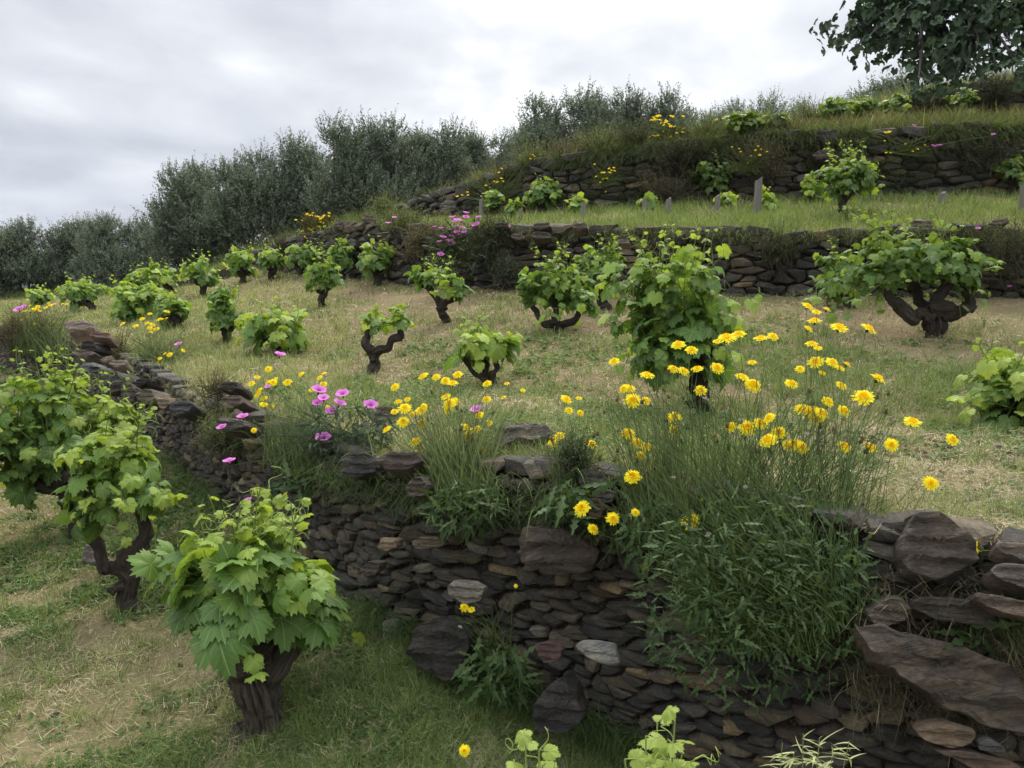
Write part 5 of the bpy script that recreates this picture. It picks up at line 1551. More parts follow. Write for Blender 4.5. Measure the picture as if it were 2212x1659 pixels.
rock(q7((1310, 1230), (1370, 1130), (1480, 1060), (1560, 1150), (1620, 1290), (1500, 1390), (1360, 1400), (1310, 1320)), 2.72, .16, 'large dark rounded boulder low in the wall, left of the lowest stones', (.055, .05, .048), push=.08, n=32, rough=.02)
rock(q7((1300, 870), (1400, 845), (1490, 900), (1450, 960), (1360, 970)), 2.82, .09, 'wine red stone low in the front wall', (.13, .065, .055), push=.09, n=22)
rock(q7((240, 420), (300, 355), (370, 370), (350, 430), (280, 440)), 3.3, .09, 'olive brown pointed stone in the left half of the near wall', (.15, .12, .08), push=.09, n=20)
rock(q7((360, 270), (375, 220), (470, 225), (480, 280), (410, 300)), 3.26, .09, 'small golden brown stone in the upper front wall', (.26, .18, .09), push=.09, n=18)
rock(q7((560, 250), (600, 210), (700, 210), (780, 250), (700, 280), (590, 290)), 3.18, .09, 'golden edged flat stone below the middle flower clump', (.21, .155, .085), push=.09, n=22)
# left end of the wall top
rock(qa((800, 430), (880, 360), (980, 370), (990, 470), (890, 470), (820, 460)), 7.9, .25, 'dark arched rock on the left wall top, among yellow flowers', (.05, .04, .035), n=22)
rock(qa((750, 490), (820, 470), (960, 480), (990, 500), (900, 560), (800, 540)), 7.75, .3, 'flat pale brown rock under the dark arched one', (.16, .12, .09), lean=.5, n=22)
rock(qa((650, 240), (700, 190), (860, 190), (970, 240), (960, 290), (800, 290), (700, 300)), 9.0, .4, 'broad reddish earth-coloured rock farthest left on the wall top', (.24, .17, .12), lean=1.3, n=26)
rock(qa((880, 330), (980, 300), (1110, 320), (1120, 370), (1000, 370)), 8.0, .3, 'rusty flat rock right of the broad reddish one', (.20, .115, .07), lean=1.0, n=22)
rock(qa((840, 600), (880, 565), (950, 570), (1000, 620), (960, 680), (870, 660)), 7.3, .25, 'bluish grey rounded stone on the left wall top', (.15, .16, .165), n=22)
rock(qa((900, 640), (1000, 600), (1080, 640), (1090, 710), (1030, 750), (920, 720)), 7.0, .28, 'dark round boulder right of the bluish grey stone', (.06, .055, .055), n=24)
rock(qa((1050, 740), (1090, 660), (1200, 650), (1250, 720), (1240, 830), (1130, 880), (1060, 860)), 6.5, .28, 'tall rough grey rock in the left wall, right of the dark round boulder', (.085, .08, .075), n=26)
rock(qa((1000, 580), (1060, 530), (1130, 520), (1110, 570), (1040, 590)), 7.3, .2, 'small tan wedge rock behind the dark round boulder', (.20, .15, .10), lean=.9, n=18)
rock(qa((1080, 600), (1170, 565), (1270, 570), (1260, 630), (1150, 640)), 6.9, .25, 'flat olive tan rock on the left wall top', (.19, .15, .10), lean=1.0, n=22)
rock(qa((1150, 460), (1180, 410), (1260, 420), (1310, 460), (1240, 510), (1180, 500)), None, .2, 'tan rock standing in grass behind the left wall top', (.19, .155, .11), lean=.6, n=20)
rock(qa((1250, 830), (1280, 770), (1350, 780), (1390, 860), (1360, 960), (1290, 990), (1250, 930)), 6.0, .25, 'mottled purple brown stone in the row of upright stones', (.13, .095, .085), n=24)
rock(qa((1340, 790), (1420, 750), (1500, 750), (1480, 790), (1400, 830)), 5.95, .22, 'dark flat slate resting on the upright stones', (.035, .03, .028), lean=.5, n=22)
rock(qa((1370, 880), (1470, 820), (1540, 830), (1575, 900), (1530, 970), (1470, 975), (1400, 940)), 5.75, .22, 'wide light brown upright stone on the left wall', (.18, .145, .105), n=24)
rock(qa((1575, 910), (1640, 893), (1700, 905), (1700, 970), (1650, 1030), (1600, 1000)), 5.5, .2, 'golden tan upright stone, rightmost of the upright row', (.28, .205, .11), n=22, rough=.015)
rock(qa((1710, 1000), (1780, 940), (1880, 950), (1950, 1010), (1900, 1080), (1780, 1100), (1720, 1050)), 5.2, .24, 'large blue grey slab leaning on the left wall', (.095, .095, .10), lean=.5, n=26)
rock(qa((1220, 1020), (1250, 990), (1310, 1000), (1290, 1025)), 5.9, .1, 'tiny golden stone below the mottled purple one', (.28, .20, .10), n=14)
rock(q1((1380, 1330), (1430, 1290), (1520, 1290), (1530, 1330), (1470, 1360)), 4.95, .2, 'dark rock in dry grass left of the pink flowers', (.06, .045, .038), lean=.5, n=22)
rock(q1((1420, 1400), (1440, 1375), (1530, 1370), (1560, 1420), (1500, 1450)), 4.6, .2, 'brown red stone left of the thin upright flower stems', (.15, .095, .065), lean=.4, n=22)
rock(q1((1390, 1530), (1440, 1505), (1560, 1520), (1570, 1570), (1450, 1600), (1400, 1580)), 4.25, .2, 'grey brown slab under the leftmost big pink flower', (.12, .10, .08), lean=.4, n=24)
# second wall caps
for l, D, lab, c in [
    (q2((1035, 960), (1050, 925), (1110, 930), (1130, 965)), 11.0, 'dark squarish capstone right of the many pink flowers', (.07, .055, .045)),
    (q2((1130, 1020), (1160, 995), (1210, 1000), (1240, 1030), (1180, 1040)), 10.85, 'brown pointed capstone on the second wall', (.11, .085, .06)),
    (q2((1265, 970), (1300, 920), (1370, 925), (1390, 960), (1320, 975)), 10.6, 'broad brown capstone in the grass edge of the second wall', (.12, .09, .065)),
    (q2((1250, 1010), (1300, 980), (1380, 990), (1400, 1030), (1290, 1035)), 10.55, 'lower brown stone under the broad capstone', (.10, .08, .06)),
    (q2((1515, 970), (1520, 925), (1600, 930), (1615, 965), (1560, 985)), 10.1, 'upright brown block on the second wall, right of the broad capstone', (.14, .11, .085)),
    (q2((1615, 975), (1640, 945), (1700, 950), (1710, 985), (1650, 1000)), 10.0, 'dark flat stone right of the upright brown block', (.06, .05, .04)),
    (q2((1780, 1050), (1810, 1035), (1870, 1040), (1875, 1060), (1800, 1065)), 9.7, 'pale flat stone on the second wall behind the tall full vine', (.24, .19, .13)),
    ([(1955, 500), (1965, 482), (2000, 478), (2012, 494), (1990, 508)], 9.6, 'pale boulder in grass above the wide twisted vine', (.20, .165, .115)),
    ([(2125, 492), (2140, 480), (2168, 478), (2172, 490), (2150, 496)], 9.3, 'pinkish brown stone on the second wall near the right edge', (.22, .155, .11)),
    (q2((205, 905), (230, 875), (280, 875), (310, 910), (270, 930)), 13.9, 'topmost rounded rock of the stone heap', (.14, .105, .07)),
    (q2((110, 950), (130, 910), (190, 920), (200, 970), (150, 980)), 14.2, 'rusty stone in the middle of the stone heap', (.17, .11, .065)),
    (q2((30, 960), (70, 905), (110, 920), (100, 970)), 14.6, 'left rock of the stone heap beside the yellow bush', (.13, .10, .07)),
    (q2((120, 1040), (150, 1020), (190, 1040), (180, 1075), (140, 1070)), 14.0, 'grey stone at the foot of the stone heap', (.13, .12, .10)),
    (q2((690, 830), (720, 780), (790, 785), (800, 830), (740, 870)), 17.6, 'grey boulder in the wall left of the pink flowered plant', (.12, .11, .09)),
    (q2((685, 870), (720, 825), (750, 830), (755, 870)), 17.2, 'mossy yellow stone below the grey boulder', (.15, .13, .06)),
    ([(1755, 300), (1770, 284), (1800, 284), (1812, 300), (1785, 318)], 14.1, 'dark rock at the corner of the long wall, left of the tree-like vine top', (.06, .05, .042)),
    ([(1750, 340), (1775, 328), (1800, 335), (1800, 350), (1762, 352)], 14.0, 'purple brown block in the long wall left of the tree-like vine', (.085, .06, .05)),
]:
    rock(l, D, .25, lab, c, n=18, push=.1)
rock([(740, 1640), (760, 1612), (800, 1605), (840, 1618), (850, 1650), (790, 1665)], 2.7, .08, 'reddish flat rock lying in grass at the bottom edge, right of the nearest vine', (.17, .11, .085), lean=1.6, push=.0, n=26, rough=.015)
rock([(175, 1210), (195, 1165), (220, 1160), (222, 1190), (205, 1222)], 4.4, .1, 'grey stone lying behind the U-armed vine', (.17, .15, .12), lean=.8, push=0, n=20)

# ------------------------------------------------------------------ the fig tree whose branches hang in at the upper right
def fig_tree():
    base = np.array((8.4, 10.4, float(gz(8.4 / 10.4, 10.4)[0])))
    root = empty('fig_tree', base, 'fig tree branches with dark lobed leaves hanging in from the upper right', 'tree')
    mb = MB()
    top = np.array((7.8, 9.6, 5.0))
    gnarl(mb, [base - (0, 0, .3), base * .5 + top * .5 + (.1, 0, 0), top], [.22, .17, .15], 12, 18, .08, (.16, .15, .14))
    tips = [  # frame point, distance
        (1840, 60, 8.9), (1835, 110, 8.6), (1870, 30, 9.0), (1880, 115, 8.7), (1920, 70, 8.4), (1930, 125, 8.5), (1960, 20, 8.8), (1985, 105, 8.3), (1990, 150, 8.3), (2010, 60, 8.6), (2040, 120, 8.2), (2050, 20, 8.7),
        (2085, 75, 8.3), (2110, 110, 8.1), (2120, 30, 8.5), (2150, 70, 8.2), (2190, 95, 8.0), (2200, 30, 8.3), (1985, 172, 8.2), (2060, 172, 8.1), (2085, 160, 8.1), (2150, 135, 8.0), (2200, 145, 7.9), (2240, 70, 8.2), (2280, 20, 8.4), (2300, 120, 8.0),
        (1915, 10, 9.2), (2000, -40, 8.9), (2100, -60, 8.7), (2200, -80, 8.6), (2300, -100, 8.5), (1950, -50, 9.2), (2400, -150, 8.4), (2400, 40, 8.2), (2500, -60, 8.4), (1900, -40, 9.3), (2150, -160, 8.9), (2350, -220, 8.7)]
    LP, tipv = [], []
    hubs = [at(1990, 40, 8.7), at(2110, 60, 8.5), at(2230, 30, 8.5), at(2350, -80, 8.6)]
    for h in hubs: gnarl(mb, [top, top * .5 + h * .5 + (0, 0, .45), h], [.12, .075, .04], 9, 12, .06, (.15, .145, .14))
    for px, py, D in tips:
        t = at(px, py, D); h = hubs[int(np.argmin([np.linalg.norm(t - q) for q in hubs]))]
        mid = h * .5 + t * .5 + (0, 0, .12)
        P = gnarl(mb, [h, mid, t], [.028, .018, .008], 6, 10, .05, (.14, .14, .135))
        big = py < 90
        for s in range(4 if big else 2):
            q = P[int(RNG.integers(4, 10))]; e = q + np.clip(RNG.normal(0, .14, 3), -.22, .22) + (0, 0, -.02)
            gnarl(mb, [q, q * .5 + e * .5 + RNG.normal(0, .03, 3), e], [.008, .006, .004], 5, 5, .05, (.14, .14, .13))
            for _ in range(20 if big else 9):
                LP.append(e + np.clip(RNG.normal(0, .10, 3), -.15, .15))
        for _ in range(12 if big else 7):
            LP.append(t + np.clip(RNG.normal(0, .08, 3), -.11, .11))
    mb.build('branches', M_BARK, root, base, smooth=True)
    LP = np.array(LP); n = len(LP)
    tv, tf = grape_leaf(18, False, .0, 1.25)
    a = RNG.uniform(0, 6.28, n)
    tip = np.stack([np.cos(a), np.sin(a), -RNG.uniform(.2, 1.6, n)], -1)
    nor = np.stack([RNG.normal(0, .5, n), RNG.normal(0, .5, n), np.ones(n)], -1)
    V, fs, loc = place(tv, tf, LP, tip, nor, RNG.uniform(.05, .09, n), RNG.uniform(.5, 1.8, n))
    mb = MB(); c = np.array((.035, .062, .035)) + (np.array((.10, .16, .085)) - np.array((.035, .062, .035))) * RNG.random((n, 1)) ** 2
    mb.add(V, fs, np.repeat(c, len(tv), 0), loc)
    mb.build('leaves', M_OLIVE, root, base, smooth=True)


fig_tree()


def wild_oats():
    base = on(1745, 1.5)
    root = empty('wild_grass', base, 'pale green grass ears fanning out at the bottom edge, right of the vine tips', 'wild grass')
    P = []; mb2 = MB()
    for px, py in [(1690, 1605), (1735, 1585), (1770, 1600), (1800, 1615), (1715, 1625), (1835, 1600), (1760, 1630)]:
        t = at(px, py, 1.5 + RNG.uniform(-.06, .06)); a = base + RNG.normal(0, .02, 3) * (1, 1, 0)
        P.append(stem_path(a, t, None, 10, .1))
        n = 9; pos = t - np.array((0, 0, 1)) * RNG.uniform(0, .05, (n, 1))
        d = nrm(RNG.normal(0, 1, (n, 3)) * (1, .5, .35) + (0, 0, .1))
        V, f, k = blades(pos, d, RNG.uniform(.025, .05, n), np.full(n, .0055), RNG.normal(0, .006, (n, 3)) - (0, 0, .006))
        mb2.add(V, f, np.repeat(np.array((.36, .40, .20)) * RNG.uniform(.8, 1.2, (n, 1)), k, 0))
    V, q = tubes(np.array(P), np.full((len(P), 10), .0011), 4); mb = MB(); mb.add(V, q, (.22, .27, .11))
    n = 30; a = RNG.uniform(0, 6.28, n); b = base + RNG.normal(0, .04, (n, 3)) * (1, 1, 0)
    V, f, k = blades(b, nrm(np.stack([np.cos(a) * .25, np.sin(a) * .25, np.ones(n)], -1)), RNG.uniform(.25, .6, n), np.full(n, .006), np.stack([np.cos(a) * .1, np.sin(a) * .1, -.05 + a * 0], -1))
    mb.add(V, f, (.12, .18, .06)); mb.build('stems', M_GRASS, root, base); mb2.build('ears', M_GRASS, root, base)


wild_oats()
# ------------------------------------------------------------------ grass, straw and ground herbs
def scatter(n, k0, k1, u0=-.72, u1=1.15, p=1.6, dmin=None, dmax=None):
    """points on the terrace between two lines, denser near the camera"""
    if u1 > .9: n = int(n * 1.27)
    u = RNG.uniform(u0, u1, n)
    KD, _ = knots(u)
    a, b = KD[k0] + .04, KD[k1] - .05
    if dmin: a = np.maximum(a, dmin)
    if dmax: b = np.minimum(b, dmax)
    keep = b > a; u, a, b = u[keep], a[keep], b[keep]
    r = RNG.random(len(u)); e = 1 - p
    D = (a ** e + r * (b ** e - a ** e)) ** (1 / e)
    z = gz(u, D)
    q = np.stack([u * D, D * .9, u * 0 + 60], -1)
    ok = (fbm(q * 1.4, 3) > (.37 if k0 else .31)) | (RNG.random(len(u)) < .3)
    u, D, z = u[ok], D[ok], z[ok]
    return np.stack([u * D, D, z], -1)


GREEN = (np.array((.085, .135, .04)), np.array((.33, .41, .15)))
STRAW = (np.array((.38, .32, .19)), np.array((.66, .59, .39)))


def patch(P, s=1.0, seed=0.0):
    q = np.stack([P[:, 0], P[:, 1] * .8, P[:, 0] * 0 + seed], -1)
    return np.clip((fbm(q * .9 * s, 3) - .5) * 3.0 + (fbm(q * 4.1 * s + 9, 2) - .5) * 2.8 + .66, 0, 1)


def grass(name, label, P, h, w, green, cols, mat, lean=.35, bend=.5, tuft=5, kind_seg=3):
    """green: density weight 0..1 per point (kept with that probability)"""
    P = P[RNG.random(len(P)) < green]
    P = np.repeat(P, tuft, 0)
    n = len(P); D = P[:, 1]
    P = P + np.stack([RNG.normal(0, .018, n), RNG.normal(0, .018, n), np.zeros(n) - .005], -1) * np.clip(D / 4, .7, 3)[:, None]
    a = RNG.uniform(0, 2 * math.pi, n); l = np.abs(RNG.normal(0, lean, n))
    d = nrm(np.stack([np.cos(a) * l, np.sin(a) * l, np.ones(n)], -1))
    H = h * RNG.uniform(.45, 1.25, n) * np.clip(.8 + D / 30, .8, 1.3)
    W = w * RNG.uniform(.7, 1.3, n) * np.clip(D / 3.5, .8, 4.5)
    b = np.stack([np.cos(a), np.sin(a), -np.abs(RNG.normal(.3, .3, n))], -1) * (H * np.abs(RNG.normal(0, bend, n)))[:, None]
    V, f, k = blades(P, d, H, W, b, seg=kind_seg)
    c = cols[0] + (cols[1] - cols[0]) * np.repeat(RNG.random((n // tuft, 1)), tuft, 0)
    mb = MB(); mb.add(V, f, np.repeat(c * RNG.uniform(.75, 1.2, (n, 1)), k, 0))
    tag(mb.build(name, mat), label, None, None, 'stuff')


def litter(name, label, P, L, w, cols, mat, lift=.012):
    """cut stalks lying on the ground"""
    n = len(P); a = RNG.uniform(0, 2 * math.pi, n)
    el = RNG.normal(.08, .22, n)
    d = np.stack([np.cos(a) * np.cos(el), np.sin(a) * np.cos(el), np.sin(el)], -1)
    D = P[:, 1]; H = L * RNG.uniform(.3, 1.3, n) * np.clip(D / 5, .9, 2.2); W = w * np.clip(D / 3.5, .8, 4.5) * RNG.uniform(.6, 1.3, n)
    side = nrm(np.cross(d, np.stack([RNG.normal(0, .4, n), RNG.normal(0, .4, n), np.ones(n)], -1)))
    P = P - d * (H * .5)[:, None] + np.stack([np.zeros(n), np.zeros(n), lift + RNG.uniform(0, .02, n)], -1)
    V, f, k = blades(P, d, H, W, RNG.normal(0, .012, (n, 3)), side, 2)
    c = cols[0] + (cols[1] - cols[0]) * RNG.random((n, 1))
    mb = MB(); mb.add(V, f, np.repeat(c, k, 0))
    tag(mb.build(name, mat), label, None, None, 'stuff')


# middle terrace
P = scatter(36000, K_W1T, K_W2B, p=1.7); g = patch(P)
bare = (P[:, 0] / P[:, 1] > .38) & (P[:, 1] < 4.3); g = np.where(bare, g * .35, g); gk = np.where(bare, .25, 1.0)
grass('grass', 'short green grass on the middle terrace', P, .065, .0028, (.25 + .75 * g) * gk, GREEN, M_GRASS, tuft=5)
P = scatter(26000, K_W1T, K_W2B, p=1.7); g = patch(P)
grass('dry_grass', 'straw coloured short dry grass on the middle terrace', P, .055, .0026, .85 - .6 * g, STRAW, M_STRAW, lean=.7, bend=.7, tuft=4)
P = scatter(62000, K_W1T, K_W2B, p=1.7); g = patch(P)
P = P[RNG.random(len(P)) > g * .6]
litter('straw', 'mown dry straw lying on the middle terrace', P, .065, .0025, (STRAW[0] * .9, STRAW[1]), M_STRAW)
u = RNG.uniform(.32, 1.1, 9000); kd, _ = knots(u); D = kd[K_W1T] + RNG.uniform(-.05, .9, 9000) ** 1.0
litter('straw', 'loose straw and dry stems spilling over the right end of the front wall', np.stack([u * D, D, gz(u, np.maximum(D, kd[K_W1T] + .02))], -1), .075, .0026, (STRAW[0] * .7, STRAW[1] * .85), M_STRAW)
# taller grass on the terrace edge and on the left part
P = scatter(5000, K_W1T, K_W1T + 1, p=1.7); kd, _ = knots(P[:, 0] / P[:, 1]); edge = (P[:, 1] - kd[K_W1T]) / P[:, 1]
grass('tall_grass', 'taller tufted grass along the top of the front wall', P, .15, .0032, np.clip(1.1 - edge * 14, 0, 1) * (.25 + .75 * patch(P, 2, 3)), (GREEN[0], GREEN[1] * 1.05), M_GRASS, lean=.4, tuft=9)
P = scatter(9000, K_W1T, K_W2B, u0=-.7, u1=-.2, p=1.4)
grass('tall_grass', 'taller pale grass in the left part of the middle terrace', P, .11, .0028, .25 + .6 * patch(P, 1.5, 8), (np.array((.18, .23, .09)), np.array((.44, .45, .24))), M_GRASS, lean=.3, tuft=5)
P = scatter(4200, K_W1T, K_W2B, p=1.5)
grass('weed_tufts', 'grey green weed tufts scattered on the middle terrace', P, .11, .0034, np.clip(patch(P, 2.5, 95) * 2 - .8, 0, 1), (np.array((.11, .15, .06)), np.array((.34, .39, .20))), M_GRASS, lean=.55, tuft=12)
P = scatter(5500, K_W1T, K_W2B, u0=.18, u1=.75, dmax=7.5, p=1.4)
P = P[~((P[:, 0] / P[:, 1] > .30) & (P[:, 1] < 4.4))]
grass('tall_grass', 'tufts of taller green grass around the large vines at the right', P, .13, .0035, np.clip(patch(P, 1.2, 21) * 1.8 - .95, 0, 1), (np.array((.11, .16, .06)), np.array((.27, .34, .15))), M_GRASS, lean=.5, tuft=10)
# lower terrace
P = scatter(52000, 0, 2, u1=.35, dmin=1.9, p=1.3); g = patch(P, 1.6, 4)
grass('grass', 'fresh short grass on the lower terrace', P, .070, .0028, .38 + .62 * g, GREEN, M_GRASS, lean=.6, tuft=5)
P = scatter(15000, 0, 2, u1=.35, dmin=1.9, p=1.5); g = patch(P, 1.6, 4)
grass('dry_grass', 'dry grass stubble on the lower terrace', P, .05, .0026, 1 - g * .8, STRAW, M_STRAW, lean=1.0, bend=.8, tuft=4)
P = scatter(64000, 0, 2, u1=.4, dmin=1.9, p=1.5); g = patch(P, 1.6, 4)
P2 = scatter(2600, 0, 2, u1=.35, dmin=1.9, p=1.5)
grass('weed_tufts', 'taller weed tufts on the lower terrace', P2, .11, .0034, np.clip(patch(P2, 2.5, 91) * 2 - .7, 0, 1), (np.array((.08, .13, .04)), np.array((.26, .34, .12))), M_GRASS, lean=.6, tuft=14)
litter('straw', 'dry stalks and straw lying on the lower terrace', P[RNG.random(len(P)) > g * .75], .075, .0022, (STRAW[0] * .7, STRAW[1] * .95), M_STRAW)


def herbs(name, label, P, s, cols, kk=5, h=.02):
    n0 = len(P); P = np.repeat(P, kk, 0); n = len(P)
    P = P + np.stack([RNG.normal(0, .02, n), RNG.normal(0, .02, n), RNG.uniform(0, h, n)], -1)
    a = RNG.uniform(0, 6.28, n)
    tip = np.stack([np.cos(a), np.sin(a), RNG.normal(0, .3, n)], -1); nor = np.stack([RNG.normal(0, .4, n), RNG.normal(0, .4, n), np.ones(n)], -1)
    tv = np.array([(0, 0, 0), (.45, .42, .02), (1, .25, -.08), (1, -.25, -.08), (.45, -.42, .02)]); tf = [np.array([(0, 2, 1), (0, 3, 2), (0, 4, 3)])]
    V, fs, loc = place(tv, tf, P, tip, nor, s * RNG.uniform(.5, 1.3, n) * np.clip(P[:, 1] / 3.5, .8, 3))
    c = cols[0] + (cols[1] - cols[0]) * RNG.random((n, 1))
    mb = MB(); mb.add(V, fs, np.repeat(c, 5, 0), loc)
    tag(mb.build(name, M_LEAF), label, None, None, 'stuff')


P = scatter(36000, 0, 2, u1=.35, dmin=1.9, p=1.3); g = patch(P, 1.6, 4)
herbs('ground_herbs', 'small clover-like weeds covering the lower terrace', P[RNG.random(len(P)) < np.clip(g * 1.5 - .2, 0, 1)], .020, (np.array((.05, .10, .03)), np.array((.13, .21, .07))), 6)
P = scatter(9000, K_W1T, K_W2B, dmax=8, p=1.5); g = patch(P)
herbs('ground_herbs', 'small broad-leaved weeds on the middle terrace', P[RNG.random(len(P)) < np.clip(g * 1.5 - .6, 0, 1)], .018, (np.array((.06, .12, .035)), np.array((.14, .23, .07))), 6, .04)
# terrace of the posts
P = scatter(12000, K_W2T, K_CB, p=1.4); g = patch(P, .8, 5)
grass('tall_grass', 'knee-high green grass on the terrace of the posts', P, .14, .0030, .35 + .65 * g, (np.array((.13, .19, .06)), np.array((.30, .38, .14))), M_GRASS, lean=.25, tuft=7)
P = scatter(10000, K_W2T, K_CB, p=1.4); g = patch(P, .8, 5)
grass('dry_grass', 'pale dry grass on the terrace of the posts', P, .10, .0028, .8 - .6 * g, STRAW, M_STRAW, lean=.5, tuft=5)
# top terrace and crest
P = scatter(9000, K_CT, K_DB, u0=-.25, p=1.3)
grass('tall_grass', 'green grass on the top terrace', P, .20, .0030, .3 + .7 * patch(P, 1, 33), (np.array((.05, .075, .028)), np.array((.13, .17, .07))), M_GRASS, lean=.35, tuft=7)
P = scatter(5000, K_DT, K_DT + 1, u0=.0, u1=.75, p=1.3)
grass('tall_grass', 'wispy tall grass on the skyline at the upper right', P, .34, .0022, .7 + 0 * P[:, 0], (np.array((.09, .12, .05)), np.array((.26, .28, .15))), M_GRASS, lean=.3, tuft=7)
P = scatter(7000, K_W2B, K_DT + 1, u0=-.72, u1=-.12, p=1.2)
grass('tall_grass', 'rough grass under the evergreen trees', P, .30, .0030, .8 + 0 * P[:, 0], (np.array((.05, .075, .03)), np.array((.14, .18, .07))), M_GRASS, lean=.4, tuft=6)


P = scatter(2600, K_W2T, K_CB, p=1.3)
grass('weed_tufts', 'scattered darker and longer weed tufts on the terrace of the posts', P, .22, .0040, np.clip(patch(P, 2.5, 51) * 2 - 1.1, 0, 1), (np.array((.07, .11, .04)), np.array((.24, .29, .13))), M_GRASS, lean=.5, tuft=9)
P = scatter(2600, K_CT, K_DB, u0=-.1, p=1.3)
grass('weed_tufts', 'scattered dry and green weed tufts on the top terrace', P, .30, .0040, np.clip(patch(P, 2.5, 71) * 2 - .9, 0, 1), (np.array((.08, .09, .04)), np.array((.26, .25, .13))), M_GRASS, lean=.6, tuft=9)


def wall_weeds(name, label, base, top, px0, px1, n, h, w, cols, fmin=.0, fmax=1.0, seed=0.0, thr=.45, sag=.6):
    u = RNG.uniform(upx(px0), upx(px1), n); f = RNG.uniform(fmin, fmax, n)
    ub, Db, Zb = line(*base); ut, Dt, Zt = line(*top)
    b = np.stack([u * np.interp(u, ub, Db), np.interp(u, ub, Db), np.interp(u, ub, Zb)], -1)
    t = np.stack([u * np.interp(u, ut, Dt), np.interp(u, ut, Dt), np.interp(u, ut, Zt)], -1)
    P = b + (t - b) * f[:, None]
    keep = fbm(np.stack([P[:, 0] * .9, P[:, 2] * 1.8, P[:, 0] * 0 + seed], -1), 3) > thr
    P = P[keep] - (0, .07, 0)
    P = np.repeat(P, 9, 0); m = len(P); P = P + RNG.normal(0, .03, (m, 3))
    d = nrm(np.stack([RNG.normal(0, .5, m), -np.abs(RNG.normal(.6, .3, m)), RNG.uniform(-.1, 1, m)], -1))
    H = h * RNG.uniform(.4, 1.4, m)
    V, fs, k = blades(P, d, H, w * RNG.uniform(.7, 1.4, m), np.stack([RNG.normal(0, .2, m), RNG.normal(-.1, .1, m), -np.abs(RNG.normal(sag, .3, m))], -1) * H[:, None])
    c = cols[0] + (cols[1] - cols[0]) * RNG.random((m, 1))
    mb = MB(); mb.add(V, fs, np.repeat(c, k, 0))
    tag(mb.build(name, M_GRASS), label, None, None, 'stuff')


DKG = (np.array((.035, .05, .02)), np.array((.12, .15, .06)))
wall_weeds('wall_weeds', 'dark grassy weeds rooted in the long shadowed wall', CB, CT, 1000, 2500, 2600, .18, .009, DKG, seed=3, thr=.53)
wall_weeds('wall_weeds', 'grass hanging over the top of the long shadowed wall', CB, CT, 960, 2500, 2600, .26, .010, (np.array((.06, .085, .03)), np.array((.19, .23, .10))), .88, 1.04, 7, .50)
wall_weeds('wall_weeds', 'sparse dry weeds on the second wall', W2B, W2T, 600, 2500, 900, .16, .006, (np.array((.06, .06, .03)), np.array((.20, .19, .10))), 0, 1, 11, .56)
wall_weeds('wall_weeds', 'grass over the edge of the second wall', W2B, W2T, 560, 2500, 900, .14, .006, (np.array((.08, .11, .04)), np.array((.26, .30, .13))), .9, 1.04, 13, .5)
wall_weeds('wall_weeds', 'dark weeds on the uppermost wall', DB, DT, 1700, 2500, 1300, .24, .012, DKG, 0, 1.05, 17, .42)
wall_weeds('wall_weeds', 'dark green herbs crowding the upper edge of the front wall', W1B, W1T, 420, 3400, 1300, .11, .0042, (np.array((.05, .08, .03)), np.array((.16, .22, .08))), .80, 1.03, 41, .50)
wall_weeds('wall_weeds', 'thin weeds and grass along the foot of the front wall', W1B, W1T, 350, 1700, 1800, .11, .0030, (np.array((.05, .085, .03)), np.array((.15, .22, .08))), 0, .10, 19, .44)
wall_weeds('wall_weeds', 'few thin dry stalks on the face of the front wall', W1B, W1T, 200, 2300, 520, .10, .0022, (np.array((.08, .08, .045)), np.array((.26, .22, .14))), .1, 1, 23, .58)
wall_weeds('wall_weeds', 'dry stalks and grass among the rocks at the right end of the front wall', W1B, W1T, 1850, 3400, 900, .13, .0024, (np.array((.10, .095, .05)), np.array((.36, .31, .20))), .55, 1.03, 37, .46)
wall_weeds('wall_weeds', 'dry and green grass hanging over the top of the front wall', W1B, W1T, 100, 3400, 1800, .10, .0030, (np.array((.09, .12, .04)), np.array((.34, .32, .18))), .93, 1.03, 29, .5)


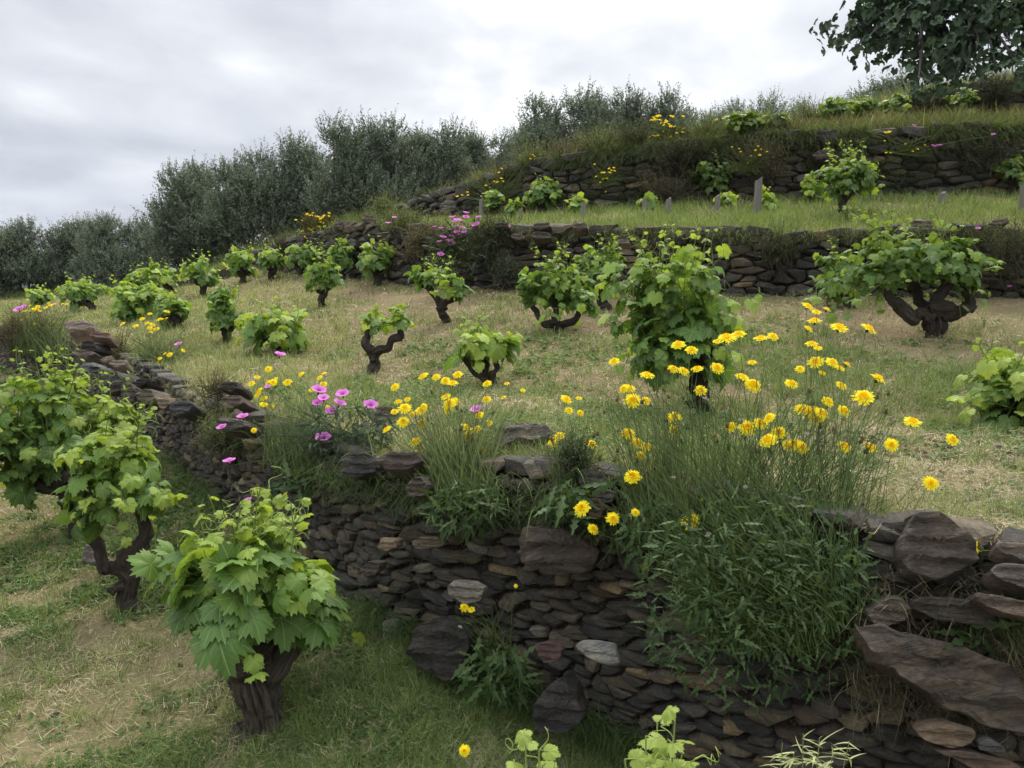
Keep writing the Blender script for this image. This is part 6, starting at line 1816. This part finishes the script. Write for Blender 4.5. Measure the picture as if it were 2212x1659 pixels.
def pebbles(name, label, P, s, light=1.6):
    mb = MB()
    for p in P:
        k = int(RNG.integers(5, 8)); a = np.sort(RNG.uniform(0, 6.28, k)); r = s * RNG.uniform(.4, 1.5)
        poly = np.stack([np.cos(a) * r, np.sin(a) * r * RNG.uniform(.5, .9)], -1)
        if np.ptp(poly[:, 0]) < r * .8 or np.ptp(poly[:, 1]) < r * .5: continue
        th = RNG.uniform(0, 6.28); ex = np.array((math.cos(th), math.sin(th), 0)); ey = np.array((-ex[1], ex[0], 0))
        chunk(mb, poly, p, ex, ey, np.array((0, 0, 1.0)), r * .5, r * .3, stone_color(light) * (1.25, 1.05, .85))
    tag(mb.build(name, M_STONE), label, None, None, 'stuff')


u = RNG.uniform(.30, .95, 800); D = RNG.uniform(2.3, 4.3, 800); P = np.stack([u * D, D, gz(u, D)], -1)
pebbles('pebbles', 'small stones on the bare brown soil at the right', P, .022)
P = scatter(420, K_W1T, K_W2B, dmax=9); pebbles('pebbles', 'small stones scattered in the grass of the middle terrace', P, .020)
P = scatter(420, 0, 2, u1=.4, dmin=2.0); pebbles('pebbles', 'small stones scattered on the lower terrace', P, .024, 1.3)
u = RNG.uniform(-.3, .5, 260); KD_, _ = knots(u); D = KD_[2] - np.abs(RNG.normal(0, .16, 260)) - .03; P = np.stack([u * D, D, gz(u, D)], -1)
pebbles('rubble', 'fallen rubble at the foot of the front wall', P, .032, 1.0)

# ------------------------------------------------------------------ the air between here and the far ridge
hz = bpy.data.meshes.new('haze')
X0, X1, Y0, Y1, Z0, Z1 = -5600.0, 5600.0, -60.0, 2800.0, -170.0, 330.0
hz.from_pydata([(x, y, z) for z in (Z0, Z1) for y in (Y0, Y1) for x in (X0, X1)], [], [(0, 2, 3, 1), (4, 5, 7, 6), (0, 1, 5, 4), (2, 6, 7, 3), (0, 4, 6, 2), (1, 3, 7, 5)])
ho = bpy.data.objects.new('haze', hz); SC.collection.objects.link(ho)
hm, N_, L_ = new_mat('haze')
o_ = N_.new('ShaderNodeOutputMaterial'); v_ = N_.new('ShaderNodeVolumePrincipled')
v_.inputs['Color'].default_value = (.80, .87, 1.0, 1); v_.inputs['Density'].default_value = .00014
L_.new(v_.outputs[0], o_.inputs['Volume']); hz.materials.append(hm)
tag(ho, 'thin bluish air in front of the far ridge', None, None, 'stuff')
